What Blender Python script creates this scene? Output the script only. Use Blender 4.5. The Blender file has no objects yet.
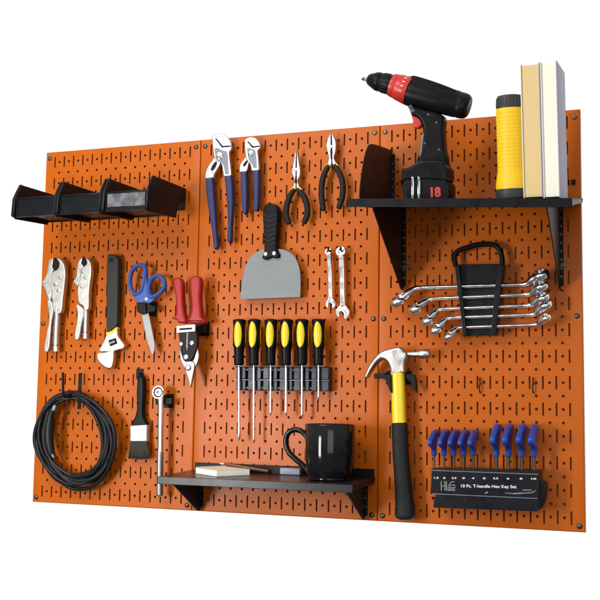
import bpy, math, random
from mathutils import Vector, Matrix
random.seed(7)
S = 0.0254                       # the scene is measured in inches; S turns them into metres
sc = bpy.context.scene
R = math.radians
# ------------------------------------------------------------------ camera
CAM = (54.3301, -79.1410, 9.2016)
YAW, PITCH, ROLL, FPX = 0.351324, 0.100532, -0.015059, 1020.19
Mcam = Matrix.Rotation(YAW, 3, 'Z') @ Matrix.Rotation(PITCH, 3, 'X') @ Matrix.Rotation(ROLL, 3, 'Y')
cd = bpy.data.cameras.new('camera'); cam = bpy.data.objects.new('camera', cd); sc.collection.objects.link(cam)
cd.sensor_width = 36; cd.lens = 36 * FPX / 600; cd.clip_start = 0.05; cd.clip_end = 100
r_, f_, u_ = Mcam.col[0], Mcam.col[1], Mcam.col[2]
M4 = Matrix((r_, u_, -f_)).transposed().to_4x4(); M4.translation = Vector(CAM) * S
cam.matrix_world = M4; sc.camera = cam
# ------------------------------------------------------------------ surroundings: white studio behind, dimmer room in front
w = bpy.data.worlds.new('World'); sc.world = w; w.use_nodes = True
nt = w.node_tree; nt.nodes.clear()
tc = nt.nodes.new('ShaderNodeTexCoord'); sep = nt.nodes.new('ShaderNodeSeparateXYZ')
ry = nt.nodes.new('ShaderNodeValToRGB'); rz = nt.nodes.new('ShaderNodeValToRGB')
mp = nt.nodes.new('ShaderNodeMapRange'); mp.inputs[1].default_value = -1; mp.inputs[2].default_value = 1
mz = nt.nodes.new('ShaderNodeMapRange'); mz.inputs[1].default_value = -1; mz.inputs[2].default_value = 1
mix = nt.nodes.new('ShaderNodeMix'); mix.data_type = 'RGBA'
bg = nt.nodes.new('ShaderNodeBackground'); out = nt.nodes.new('ShaderNodeOutputWorld')
ry.color_ramp.elements[0].position = 0.64; ry.color_ramp.elements[0].color = (0, 0, 0, 1)
ry.color_ramp.elements[1].position = 0.72; ry.color_ramp.elements[1].color = (1, 1, 1, 1)
e = rz.color_ramp.elements
e[0].position = 0.0; e[0].color = (0.10, 0.10, 0.11, 1)
e[1].position = 1.0; e[1].color = (0.92, 0.93, 0.95, 1)
k = e.new(0.45); k.color = (0.20, 0.20, 0.205, 1)
k = e.new(0.62); k.color = (0.47, 0.475, 0.48, 1)
L = nt.links.new
L(tc.outputs['Generated'], sep.inputs[0]); L(sep.outputs['Y'], mp.inputs[0]); L(sep.outputs['Z'], mz.inputs[0])
L(mp.outputs[0], ry.inputs[0]); L(mz.outputs[0], rz.inputs[0])
L(ry.outputs[0], mix.inputs[0]); L(rz.outputs[0], mix.inputs[6]); mix.inputs[7].default_value = (1.06, 1.06, 1.06, 1)
L(mix.outputs[2], bg.inputs[0]); bg.inputs[1].default_value = 1.0; L(bg.outputs[0], out.inputs[0])
# ------------------------------------------------------------------ lamps: a large softbox up on the left, an added weak fill at the right
def area(name, loc, target, size, power, col=(1, 1, 1)):
    d = bpy.data.lights.new(name, 'AREA'); d.shape = 'RECTANGLE'; d.size = size[0] * S; d.size_y = size[1] * S; d.energy = power; d.color = col
    o = bpy.data.objects.new(name, d); sc.collection.objects.link(o)
    v = (Vector(target) - Vector(loc)).normalized()
    o.matrix_world = v.to_track_quat('-Z', 'Y').to_matrix().to_4x4(); o.location = Vector(loc) * S
area('softbox_low', (-10, -72, 8), (20, 0, 16), (15, 28), 25.5, (1.0, 0.975, 0.95))
area('softbox_high', (6, -62, 62), (26, 0, 16), (40, 34), 19, (1.0, 0.98, 0.96))
area('added_fill_right', (56, -76, 16), (38, 0, 16), (36, 36), 6, (1.0, 0.98, 0.96))  # invented fill lamp, added to soften the shadows beside the shelf bracket
sc.view_settings.view_transform = 'Standard'; sc.view_settings.look = 'None'
sc.view_settings.exposure = 0; sc.view_settings.gamma = 1

# ------------------------------------------------------------------ materials
MATS = {}
def mat(name, col, rough=0.5, metal=0.0, spec=0.5, noise=0.0, nscale=60, rnoise=0.08, bump=0.0, bscale=300, stretch=(1, 1, 1), coat=0.0):
    m = bpy.data.materials.new(name); m.use_nodes = True; t = m.node_tree; b = t.nodes['Principled BSDF']
    b.inputs['Base Color'].default_value = (*col, 1); b.inputs['Roughness'].default_value = rough
    b.inputs['Metallic'].default_value = metal; b.inputs['Specular IOR Level'].default_value = spec
    b.inputs['Coat Weight'].default_value = coat
    tcn = t.nodes.new('ShaderNodeTexCoord'); mpn = t.nodes.new('ShaderNodeMapping'); mpn.inputs['Scale'].default_value = stretch
    t.links.new(tcn.outputs['Object'], mpn.inputs[0])
    n = t.nodes.new('ShaderNodeTexNoise'); n.inputs['Scale'].default_value = nscale; n.inputs['Detail'].default_value = 6
    t.links.new(mpn.outputs[0], n.inputs['Vector'])
    mr = t.nodes.new('ShaderNodeMapRange'); mr.inputs[1].default_value = 0.3; mr.inputs[2].default_value = 0.7
    mr.inputs[3].default_value = max(0.02, rough - rnoise); mr.inputs[4].default_value = min(1, rough + rnoise)
    t.links.new(n.outputs[0], mr.inputs[0]); t.links.new(mr.outputs[0], b.inputs['Roughness'])
    if noise:
        cr = t.nodes.new('ShaderNodeMix'); cr.data_type = 'RGBA'
        cr.inputs[6].default_value = (*[c * (1 - noise) for c in col], 1)
        cr.inputs[7].default_value = (*[min(1, c * (1 + noise)) for c in col], 1)
        t.links.new(n.outputs[0], cr.inputs[0]); t.links.new(cr.outputs[2], b.inputs['Base Color'])
    if bump:
        n2 = t.nodes.new('ShaderNodeTexNoise'); n2.inputs['Scale'].default_value = bscale; n2.inputs['Detail'].default_value = 3
        t.links.new(mpn.outputs[0], n2.inputs['Vector'])
        bp = t.nodes.new('ShaderNodeBump'); bp.inputs['Strength'].default_value = bump; bp.inputs['Distance'].default_value = 0.0006
        t.links.new(n2.outputs[0], bp.inputs['Height']); t.links.new(bp.outputs[0], b.inputs['Normal'])
    MATS[name] = m
    return m
def wavy(m):
    # sheet metal is never quite flat: slow waves and a few faint scuffs under the powder coat
    t = m.node_tree; b = t.nodes['Principled BSDF']; old = b.inputs['Normal'].links[0].from_node
    tcn = t.nodes.new('ShaderNodeTexCoord'); n = t.nodes.new('ShaderNodeTexNoise'); n.inputs['Scale'].default_value = 7; n.inputs['Detail'].default_value = 2
    t.links.new(tcn.outputs['Object'], n.inputs['Vector'])
    bp = t.nodes.new('ShaderNodeBump'); bp.inputs['Strength'].default_value = 0.35; bp.inputs['Distance'].default_value = 0.004
    t.links.new(n.outputs[0], bp.inputs['Height']); t.links.new(bp.outputs[0], old.inputs['Normal'])
    mp_ = t.nodes.new('ShaderNodeMapping'); mp_.inputs['Scale'].default_value = (3, 1, 0.5); mp_.inputs['Rotation'].default_value = (0, .5, 0)
    v = t.nodes.new('ShaderNodeTexNoise'); v.inputs['Scale'].default_value = 40; v.inputs['Detail'].default_value = 8; v.inputs['Roughness'].default_value = .7
    t.links.new(tcn.outputs['Object'], mp_.inputs[0]); t.links.new(mp_.outputs[0], v.inputs['Vector'])
    cr = t.nodes.new('ShaderNodeValToRGB'); cr.color_ramp.elements[0].position = .66; cr.color_ramp.elements[0].color = (0, 0, 0, 1); cr.color_ramp.elements[1].position = .80; cr.color_ramp.elements[1].color = (.35, .35, .35, 1)
    t.links.new(v.outputs[0], cr.inputs[0])
    mx = t.nodes.new('ShaderNodeMix'); mx.data_type = 'RGBA'; src = b.inputs['Base Color'].links[0].from_socket
    t.links.new(cr.outputs[0], mx.inputs[0]); t.links.new(src, mx.inputs[6]); mx.inputs[7].default_value = (.62, .24, .08, 1); t.links.new(mx.outputs[2], b.inputs['Base Color'])
ORANGE = mat('orange_powder_coat', (0.51, 0.106, 0.0030), 0.33, 0, 0.20, 0.05, 9, 0.06, 0.22, 900)
wavy(ORANGE)
CAVSHADE = mat('painted_cavity_shade', (0.25, 0.075, 0.024), 0.9, 0, 0.1)  # brown that stands in for the shade inside the panel
BLACKM = mat('black_powder_coat', (0.011, 0.010, 0.010), 0.42, 0, 0.12, 0.15, 30, 0.07, 0.2, 900)
LIPM = mat('worn_black_lip', (0.011, 0.012, 0.014), 0.28, 0, 0.26, 0.08, 40, 0.025, 0.15, 700)
CAPG = mat('dark_grey_torch_rubber', (0.036, 0.036, 0.032), 0.5, 0, 0.3, 0.1, 60, 0.05)
BLACKP = mat('black_plastic', (0.006, 0.006, 0.0075), 0.34, 0, 0.13, 0.15, 40, 0.08)
BINP = mat('black_bin_plastic', (0.007, 0.008, 0.010), 0.32, 0, 0.14, 0.1, 40, 0.06)
GLAZE = mat('black_glaze', (0.006, 0.006, 0.007), 0.09, 0, 0.36, 0, 40, 0.02)
RUBBER = mat('dark_grey_rubber', (0.014, 0.014, 0.0145), 0.55, 0, 0.18, 0.12, 80, 0.06, 0.3, 700)
WRGRIP = mat('charcoal_grip', (0.026, 0.028, 0.026), 0.5, 0, 0.25, 0.1, 80, 0.06, 0.2, 600)
CABLE = mat('cable_jacket', (0.008, 0.009, 0.010), 0.42, 0, 0.28, 0.1, 60, 0.06)
CHROME = mat('chrome', (0.90, 0.90, 0.89), 0.17, 1, 0.5, 0.05, 70, 0.07, 0.25, 120)
SATIN = mat('satin_nickel', (0.60, 0.59, 0.545), 0.37, 1, 0.5, 0.05, 60, 0.07, 0.10, 200)
STEEL = mat('brushed_steel', (0.36, 0.37, 0.375), 0.42, 1, 0.5, 0.06, 60, 0.08, 0.12, 200, (1, 1, 12))
SCRAPER = mat('dull_scraper_steel', (0.215, 0.23, 0.235), 0.58, 0.35, 0.2, 0.06, 40, 0.05, 0.1, 160, (1, 1, 10))
SNIPST = mat('ground_snip_steel', (0.24, 0.235, 0.23), 0.36, 0.75, 0.4, 0.2, 45, 0.1, 0.3, 150)
PLIER = mat('polished_plier_steel', (0.46, 0.46, 0.47), 0.30, 1, 0.5, 0.34, 28, 0.10, 0.45, 55)  # strong colour mottling paints uneven reflections onto the flat steel
FACET = mat('ground_blue_grey_steel', (0.17, 0.19, 0.22), 0.45, 0.7, 0.4, 0.25, 40, 0.1, 0.2, 120)
SCIS = mat('dull_scissor_steel', (0.33, 0.32, 0.31), 0.5, 0.5, 0.3, 0.06, 60, 0.05, 0.1, 200)
HSTEEL = mat('forged_hammer_steel', (0.50, 0.49, 0.47), 0.30, 1, 0.5, 0.18, 45, 0.1, 0.3, 260)
BLADE = mat('blade_steel', (0.42, 0.40, 0.38), 0.40, 1, 0.5, 0.1, 50, 0.08, 0.1, 200, (1, 1, 6))
DARKST = mat('dark_steel', (0.10, 0.10, 0.10), 0.38, 1, 0.5, 0.2, 60, 0.1)
GAP = mat('shadow_gap_black', (0.010, 0.009, 0.009), 0.7, 0, 0.2)
RED = mat('red_vinyl', (0.38, 0.014, 0.013), 0.36, 0, 0.3, 0.08, 60, 0.06)
REDP = mat('red_plastic', (0.55, 0.030, 0.022), 0.36, 0, 0.45, 0.06, 60, 0.06)
NAVY = mat('navy_vinyl', (0.022, 0.030, 0.105), 0.36, 0, 0.3, 0.12, 60, 0.06)
BLUE = mat('blue_scissor_plastic', (0.045, 0.105, 0.38), 0.34, 0, 0.35, 0.08, 60, 0.05)
HEXBLUE = mat('hex_key_blue', (0.014, 0.060, 0.34), 0.32, 0, 0.3, 0.08, 60, 0.05)
YELLOW = mat('yellow_plastic', (0.86, 0.62, 0.012), 0.34, 0, 0.5, 0.04, 60, 0.05)
YELLOWR = mat('yellow_rubber', (0.82, 0.52, 0.006), 0.42, 0, 0.45, 0.05, 60, 0.05)
YELTRIM = mat('yellow_grip_trim', (0.75, 0.55, 0.04), 0.4)
WHITE = mat('white_paint', (0.80, 0.80, 0.78), 0.45, 0, 0.4, 0.02, 60, 0.05)
PAPER = mat('white_paper', (0.80, 0.80, 0.74), 0.8, 0, 0.2, 0.05, 40, 0.05, 0.35, 500, (1, 1, 0.06))
PAGES = mat('yellowed_pages', (0.72, 0.54, 0.26), 0.8, 0, 0.2, 0.14, 160, 0.05, 0.4, 300, (9, 1, 0.05))
WPAGES = mat('pale_pages', (0.86, 0.86, 0.72), 0.8, 0, 0.2, 0.05, 160, 0.05, 0.4, 300, (9, 1, 0.05))
COVERG = mat('grey_blue_cover', (0.20, 0.22, 0.30), 0.5, 0, 0.4, 0.08, 30)
COVERP = mat('grey_lilac_cover', (0.34, 0.31, 0.40), 0.5, 0, 0.4, 0.06, 30)
COVERW = mat('white_cover', (0.76, 0.75, 0.72), 0.5, 0, 0.4, 0.03, 30)
PADTOP = mat('cream_pad_top', (0.80, 0.68, 0.50), 0.8, 0, 0.2, 0.05, 50)
PENCIL = mat('brown_pencil_paint', (0.20, 0.075, 0.02), 0.4)
BRISTLE = mat('bristle_grey_brown', (0.055, 0.05, 0.038), 0.8, 0, 0.2, 0.5, 120, 0.05, 0.9, 400, (14, 1, 0.5))
RACKP = mat('blue_black_rack_plastic', (0.016, 0.020, 0.034), 0.34, 0, 0.28, 0.15, 30, 0.06)
STANDP = mat('blue_black_stand_plastic', (0.006, 0.007, 0.011), 0.3, 0, 0.22, 0.1, 40, 0.06)
PRINT = mat('white_print', (0.82, 0.82, 0.80), 0.5)
GREYPR = mat('grey_print', (0.20, 0.21, 0.22), 0.5)
REDPR = mat('red_print', (0.50, 0.035, 0.02), 0.5)
TAPEG = mat('grey_plastic', (0.16, 0.17, 0.20), 0.35, 0, 0.5, 0.1, 40)
BRASS = mat('worn_screw', (0.22, 0.14, 0.10), 0.35, 0.8, 0.5, 0.2, 80)
def label_card_material():
    m = mat('clear_label_card', (0.3, 0.3, 0.3), 0.25); t = m.node_tree; b = t.nodes['Principled BSDF']
    tcn = t.nodes.new('ShaderNodeTexCoord'); n = t.nodes.new('ShaderNodeTexNoise'); n.inputs['Scale'].default_value = 55; n.inputs['Detail'].default_value = 2
    cr = t.nodes.new('ShaderNodeValToRGB'); cr.color_ramp.elements[0].position = 0.44; cr.color_ramp.elements[0].color = (0.085, 0.088, 0.095, 1)
    cr.color_ramp.elements[1].position = 0.60; cr.color_ramp.elements[1].color = (0.17, 0.175, 0.185, 1)
    t.links.new(tcn.outputs['Object'], n.inputs['Vector']); t.links.new(n.outputs[0], cr.inputs[0]); t.links.new(cr.outputs[0], b.inputs['Base Color'])
    return m
CARD = label_card_material()

# ------------------------------------------------------------------ geometry helpers (all in inches)
def ray(px, py):
    return Mcam @ Vector(((px - 300) / FPX, 1, -(py - 300) / FPX))
def at(px, py, d, lean=None):
    """The point at distance d from the board seen at that place of the photograph; lean=(z0, tangent) leans the plane forward."""
    v = ray(px, py); dd = d
    for _ in range(8 if lean else 1):
        t = (-dd - CAM[1]) / v.y; q = Vector(CAM) + v * t
        if lean: dd = d + (q.z - lean[0]) * lean[1]
    return q
def inch(px, py, d):
    return (at(px + 5, py, d) - at(px - 5, py, d)).length / 10
def crop(x0, y0, s):
    return lambda pts: [(x0 + p[0] / s, y0 + p[1] / s) + tuple(p[2:]) for p in pts]
def spline(pts, n=4, closed=True):
    """Catmull-Rom through pts; a point with a third item is a hard corner."""
    N = len(pts); res = []
    hard = [len(p) > 2 for p in pts]
    P = [Vector(p[:2]) for p in pts]
    for i in range(N if closed else N - 1):
        a, b = P[i], P[(i + 1) % N]
        pa = P[i - 1] if (closed or i > 0) and not hard[i] else a
        pb = P[(i + 2) % N] if (closed or i < N - 2) and not hard[(i + 1) % N] else b
        for k in range(n):
            t = k / n
            if hard[i] and hard[(i + 1) % N] and k: break
            v = 0.5 * ((2 * a) + (b - pa) * t + (2 * pa - 5 * a + 4 * b - pb) * t * t + (3 * a - 3 * b + pb - pa) * t ** 3)
            res.append((v.x, v.y))
    if not closed: res.append(tuple(P[-1]))
    return res
def spline3(P, n=5, closed=False):
    N = len(P); res = []; P = [Vector(p) for p in P]
    for i in range(N if closed else N - 1):
        a, b = P[i], P[(i + 1) % N]
        pa = P[i - 1] if closed or i > 0 else a
        pb = P[(i + 2) % N] if closed or i < N - 2 else b
        for k in range(n):
            t = k / n
            res.append(0.5 * ((2 * a) + (b - pa) * t + (2 * pa - 5 * a + 4 * b - pb) * t * t + (3 * a - 3 * b + pb - pa) * t ** 3))
    if not closed: res.append(P[-1])
    return res

class MB:
    def __init__(s): s.v = []; s.f = []; s.fm = []; s.cur = 0
    def add(s, vs, fs):
        o = len(s.v); s.v += [Vector(p) for p in vs]; s.f += [[i + o for i in f] for f in fs]; s.fm += [s.cur] * len(fs); return s
    def prism(s, loop, ax, depth, b=0.05, n=3, bb=0.0):
        """loop: 3-D outline (front); extruded along ax by depth away from the front; front rim rounded by b, back rim by bb."""
        ax = Vector(ax).normalized(); N = len(loop); loop = [Vector(p) for p in loop]
        nrm = Vector((0, 0, 0))
        for i in range(N): nrm += (loop[i] - loop[0]).cross(loop[(i + 1) % N] - loop[0])
        if nrm.dot(ax) > 0: loop = loop[::-1]
        front = -ax
        E1 = []; N1 = []
        for i in range(N):
            e1 = loop[(i + 1) % N] - loop[i]
            E1.append(e1); N1.append(front.cross(e1.normalized()) if e1.length > 1e-6 else Vector((0, 0, 0)))
        dirs = []
        for i in range(N):
            h = N1[i - 1] + N1[i]
            h = h.normalized() if h.length > 1e-4 else (N1[i] if N1[i].length else N1[i - 1])
            dirs.append(h / max(0.6, h.dot(N1[i]) if N1[i].length else 1))
        B = max(b, bb) * 1.14
        wt = [1.0] * N
        if B > 0 and N > 4:
            # how far each corner may move inward before it meets the far side of the outline
            A0 = N1[0] if N1[0].length else dirs[0]; A0 = A0.normalized(); A1 = front.cross(A0)
            Q = [((p - loop[0]).dot(A0), (p - loop[0]).dot(A1)) for p in loop]
            for i in range(N):
                dx, dy = dirs[i].dot(A0), dirs[i].dot(A1); ox, oy = Q[i]; best = 1e9
                for j in range(N):
                    if j == i or j == (i - 1) % N: continue
                    ax_, ay_ = Q[j]; bx_, by_ = Q[(j + 1) % N]; ex, ey = bx_ - ax_, by_ - ay_
                    den = dx * ey - dy * ex
                    if abs(den) < 1e-9: continue
                    t = ((ax_ - ox) * ey - (ay_ - oy) * ex) / den; u = ((ax_ - ox) * dy - (ay_ - oy) * dx) / den
                    if t > 1e-5 and -1e-6 <= u <= 1 + 1e-6: best = min(best, t)
                wt[i] = min(1.0, best * 0.42 / B)
            for _ in range(60):
                bad = False
                I_ = [loop[i] + dirs[i] * (B * wt[i]) for i in range(N)]
                for i in range(N):
                    j = (i + 1) % N
                    if E1[i].length > 1e-6 and (I_[j] - I_[i]).dot(E1[i]) < 0.06 * E1[i].length_squared:
                        wt[i] *= 0.88; wt[j] *= 0.88; bad = True
                if not bad: break
            for _ in range(3):
                wt = [min(wt[i], (wt[i - 1] + 2 * wt[i] + wt[(i + 1) % N]) / 4) for i in range(N)]
        def inset(q):
            return [loop[i] + dirs[i] * (q * wt[i]) for i in range(N)]
        rings = []
        if bb:
            for k in range(n): 
                a = math.pi / 2 * k / n
                rings.append([p + ax * (depth - bb + bb * math.cos(a)) for p in inset(bb * (1 - math.sin(a)))])
            rings.append([p + ax * (depth - bb) for p in loop])
        else: rings.append([p + ax * depth for p in loop])
        if b > 0:
            for k in range(n + 1):
                a = math.pi / 2 * k / n
                rings.append([p + ax * (b * (1 - math.sin(a))) for p in inset(b * (1 - math.cos(a)))])
            rings.append(inset(b * 1.12))
        else: rings.append(loop)
        vs = [p for r in rings for p in r]; fs = []
        for k in range(len(rings) - 1):
            for i in range(N):
                j = (i + 1) % N
                fs.append([k * N + i, k * N + j, (k + 1) * N + j, (k + 1) * N + i])
        fs.append([(len(rings) - 1) * N + i for i in range(N)]); fs.append([i for i in range(N)][::-1])
        return s.add(vs, fs)
    def plate(s, px, d, thick, b=0.05, n=3, lean=None, bb=0.0):
        lp = [at(p[0], p[1], d, lean) for p in px]
        ax = Vector((0, 1, 0)) if not lean else Vector((0, 1, lean[1])).normalized()
        return s.prism(lp, ax, thick, b, n, bb)
    def side(s, prof, x, t, b=0.03):
        """profile of (d, z) standing square to the wall at x, t thick"""
        return s.prism([(x + t, -d, z) for d, z in prof], (-1, 0, 0), t, b, 2, b)
    def box(s, x0, x1, d0, d1, z0, z1, b=0.03):
        """d1 is nearer the viewer"""
        return s.prism([(x0, -d1, z0), (x1, -d1, z0), (x1, -d1, z1), (x0, -d1, z1)], (0, 1, 0), d1 - d0, b, 2, b)
    def tube(s, path, r, n=12, closed=False, flat=1.0, cap=True, up=(0, -1, 0), power=1.0):
        """flat scales the section along up (towards the viewer); power<1 squares the section"""
        P = [Vector(p) for p in path]; N = len(P)
        rr = r if isinstance(r, (list, tuple)) else [r] * N
        rings = []
        T = []
        for i in range(N):
            if closed: t = P[(i + 1) % N] - P[i - 1]
            else: t = P[min(i + 1, N - 1)] - P[max(i - 1, 0)]
            T.append(t.normalized())
        U = Vector(up)
        items = [(P[i], T[i], rr[i]) for i in range(N)]
        if cap and not closed:
            a = [(P[0] - T[0] * rr[0] * 0.45 * q, T[0], rr[0] * f) for q, f in ((1, .35), (.8, .7), (.4, .93))]
            c = [(P[-1] + T[-1] * rr[-1] * 0.45 * q, T[-1], rr[-1] * f) for q, f in ((.4, .93), (.8, .7), (1, .35))]
            items = a + items + c
        for p, t, q in items:
            u = (U - t * U.dot(t))
            if u.length < 0.05: u = Vector((1, 0, 0)) - t * t.x
            u.normalize(); sd = t.cross(u); U = u if abs(t.dot(Vector(up))) > 0.9 else Vector(up)
            ring = []
            for k in range(n):
                a = 2 * math.pi * k / n; cx, sx = math.cos(a), math.sin(a)
                if power != 1: cx = math.copysign(abs(cx) ** power, cx); sx = math.copysign(abs(sx) ** power, sx)
                ring.append(p + sd * (q * cx) + u * (q * flat * sx))
            rings.append(ring)
        m = len(rings); vs = [p for g in rings for p in g]; fs = []
        for k in range(m if closed else m - 1):
            k2 = (k + 1) % m
            for i in range(n):
                j = (i + 1) % n; fs.append([k * n + i, k * n + j, k2 * n + j, k2 * n + i])
        if not closed: fs.append(list(range(n))[::-1]); fs.append([(m - 1) * n + i for i in range(n)])
        return s.add(vs, fs)
    def lathe(s, a, b, prof, n=28, sx=1.0):
        """profile of (t along a->b in inches, radius)"""
        a, b = Vector(a), Vector(b); t = (b - a).normalized()
        u = Vector((0, -1, 0)); u = (u - t * u.dot(t))
        if u.length < 0.05: u = Vector((1, 0, 0)) - t * t.x
        u.normalize(); sd = t.cross(u); vs = []; fs = []; m = len(prof)
        for q, r in prof:
            for k in range(n):
                g = 2 * math.pi * k / n; vs.append(a + t * q + sd * (r * math.cos(g)) + u * (r * sx * math.sin(g)))
        for k in range(m - 1):
            for i in range(n):
                j = (i + 1) % n; fs.append([k * n + i, k * n + j, (k + 1) * n + j, (k + 1) * n + i])
        if prof[0][1] > 1e-6: fs.append(list(range(n))[::-1])
        if prof[-1][1] > 1e-6: fs.append([(m - 1) * n + i for i in range(n)])
        return s.add(vs, fs)
    def disc(s, px, py, d, rpx, h, dome=0.5, n=20):
        """a rivet or bolt head facing the viewer, its base at d"""
        c = at(px, py, d); r = rpx * inch(px, py, d)
        return s.lathe(c, c + Vector((0, -1, 0)), [(-0.02, r), (h * (1 - dome), r), (h * (1 - dome * .4), r * .85), (h * (1 - dome * .1), r * .55), (h, r * .12)], n)
    def ring(s, c, ax, ro, ri, h, n=24):
        c = Vector(c); ax = Vector(ax).normalized(); b = min(0.04, h * .25)
        return s.lathe(c - ax * h / 2, c + ax, [(0, ri), (0, ro - b), (b, ro), (h - b, ro), (h, ro - b), (h, ri), (0.0, ri)], n)

def mesh_obj(name, mb, mats, base, parent=None, sharp=38):
    me = bpy.data.meshes.new(name); base = Vector(base)
    me.from_pydata([tuple((p - base) * S) for p in mb.v], [], mb.f)
    for m in (mats if isinstance(mats, (list, tuple)) else [mats]): me.materials.append(m)
    if isinstance(mats, (list, tuple)): me.polygons.foreach_set('material_index', mb.fm)
    import bmesh
    bm = bmesh.new(); bm.from_mesh(me); bmesh.ops.remove_doubles(bm, verts=bm.verts, dist=1e-6)
    bmesh.ops.recalc_face_normals(bm, faces=bm.faces); bm.to_mesh(me); bm.free()
    me.shade_smooth(); me.set_sharp_from_angle(angle=R(sharp))
    o = bpy.data.objects.new(name, me); sc.collection.objects.link(o)
    if parent: o.parent = parent
    else: o.location = base * S
    return o
def tag(o, label, cat, group=None):
    o['label'] = label; o['category'] = cat
    if group: o['group'] = group
    return o
class Thing:
    def __init__(s, name, label, cat, base, group=None):
        s.base = Vector(base); s.o = bpy.data.objects.new(name, None); s.o.location = s.base * S; s.o.empty_display_size = 0.02
        sc.collection.objects.link(s.o); tag(s.o, label, cat, group)
    def part(s, name, mb, mats, parent=None, label=None, sharp=38):
        o = mesh_obj(name, mb, mats, s.base, parent or s.o, sharp)
        if label: o['label'] = label
        return o
def single(name, mb, mats, base, label, cat, group=None, sharp=38):
    return tag(mesh_obj(name, mb, mats, base, None, sharp), label, cat, group)
def text_part(thing, name, body, centre, xdir, zdir, height, m, parent=None, bold=0.0, width=None, kind=None):
    cu = bpy.data.curves.new(name, 'FONT'); cu.body = body; cu.size = 1; cu.offset = bold; cu.extrude = 0.004
    cu.align_x = 'CENTER'; cu.align_y = 'CENTER'
    to = bpy.data.objects.new(name, cu); me = bpy.data.meshes.new_from_object(to)
    bpy.data.objects.remove(to)
    xs = [v.co.x for v in me.vertices]; ys = [v.co.y for v in me.vertices]
    sy = height / (max(ys) - min(ys)); sx = sy if width is None else width / (max(xs) - min(xs))
    cx, cy = (max(xs) + min(xs)) / 2, (max(ys) + min(ys)) / 2
    X = Vector(xdir).normalized(); Z = Vector(zdir).normalized(); Nn = X.cross(Z)
    for v in me.vertices:
        v.co = (Vector(centre) + X * ((v.co.x - cx) * sx) + Z * ((v.co.y - cy) * sy) + Nn * v.co.z - thing.base) * S
    me.materials.append(m)
    o = bpy.data.objects.new(name, me); sc.collection.objects.link(o); o.parent = parent or thing.o
    return o

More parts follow.
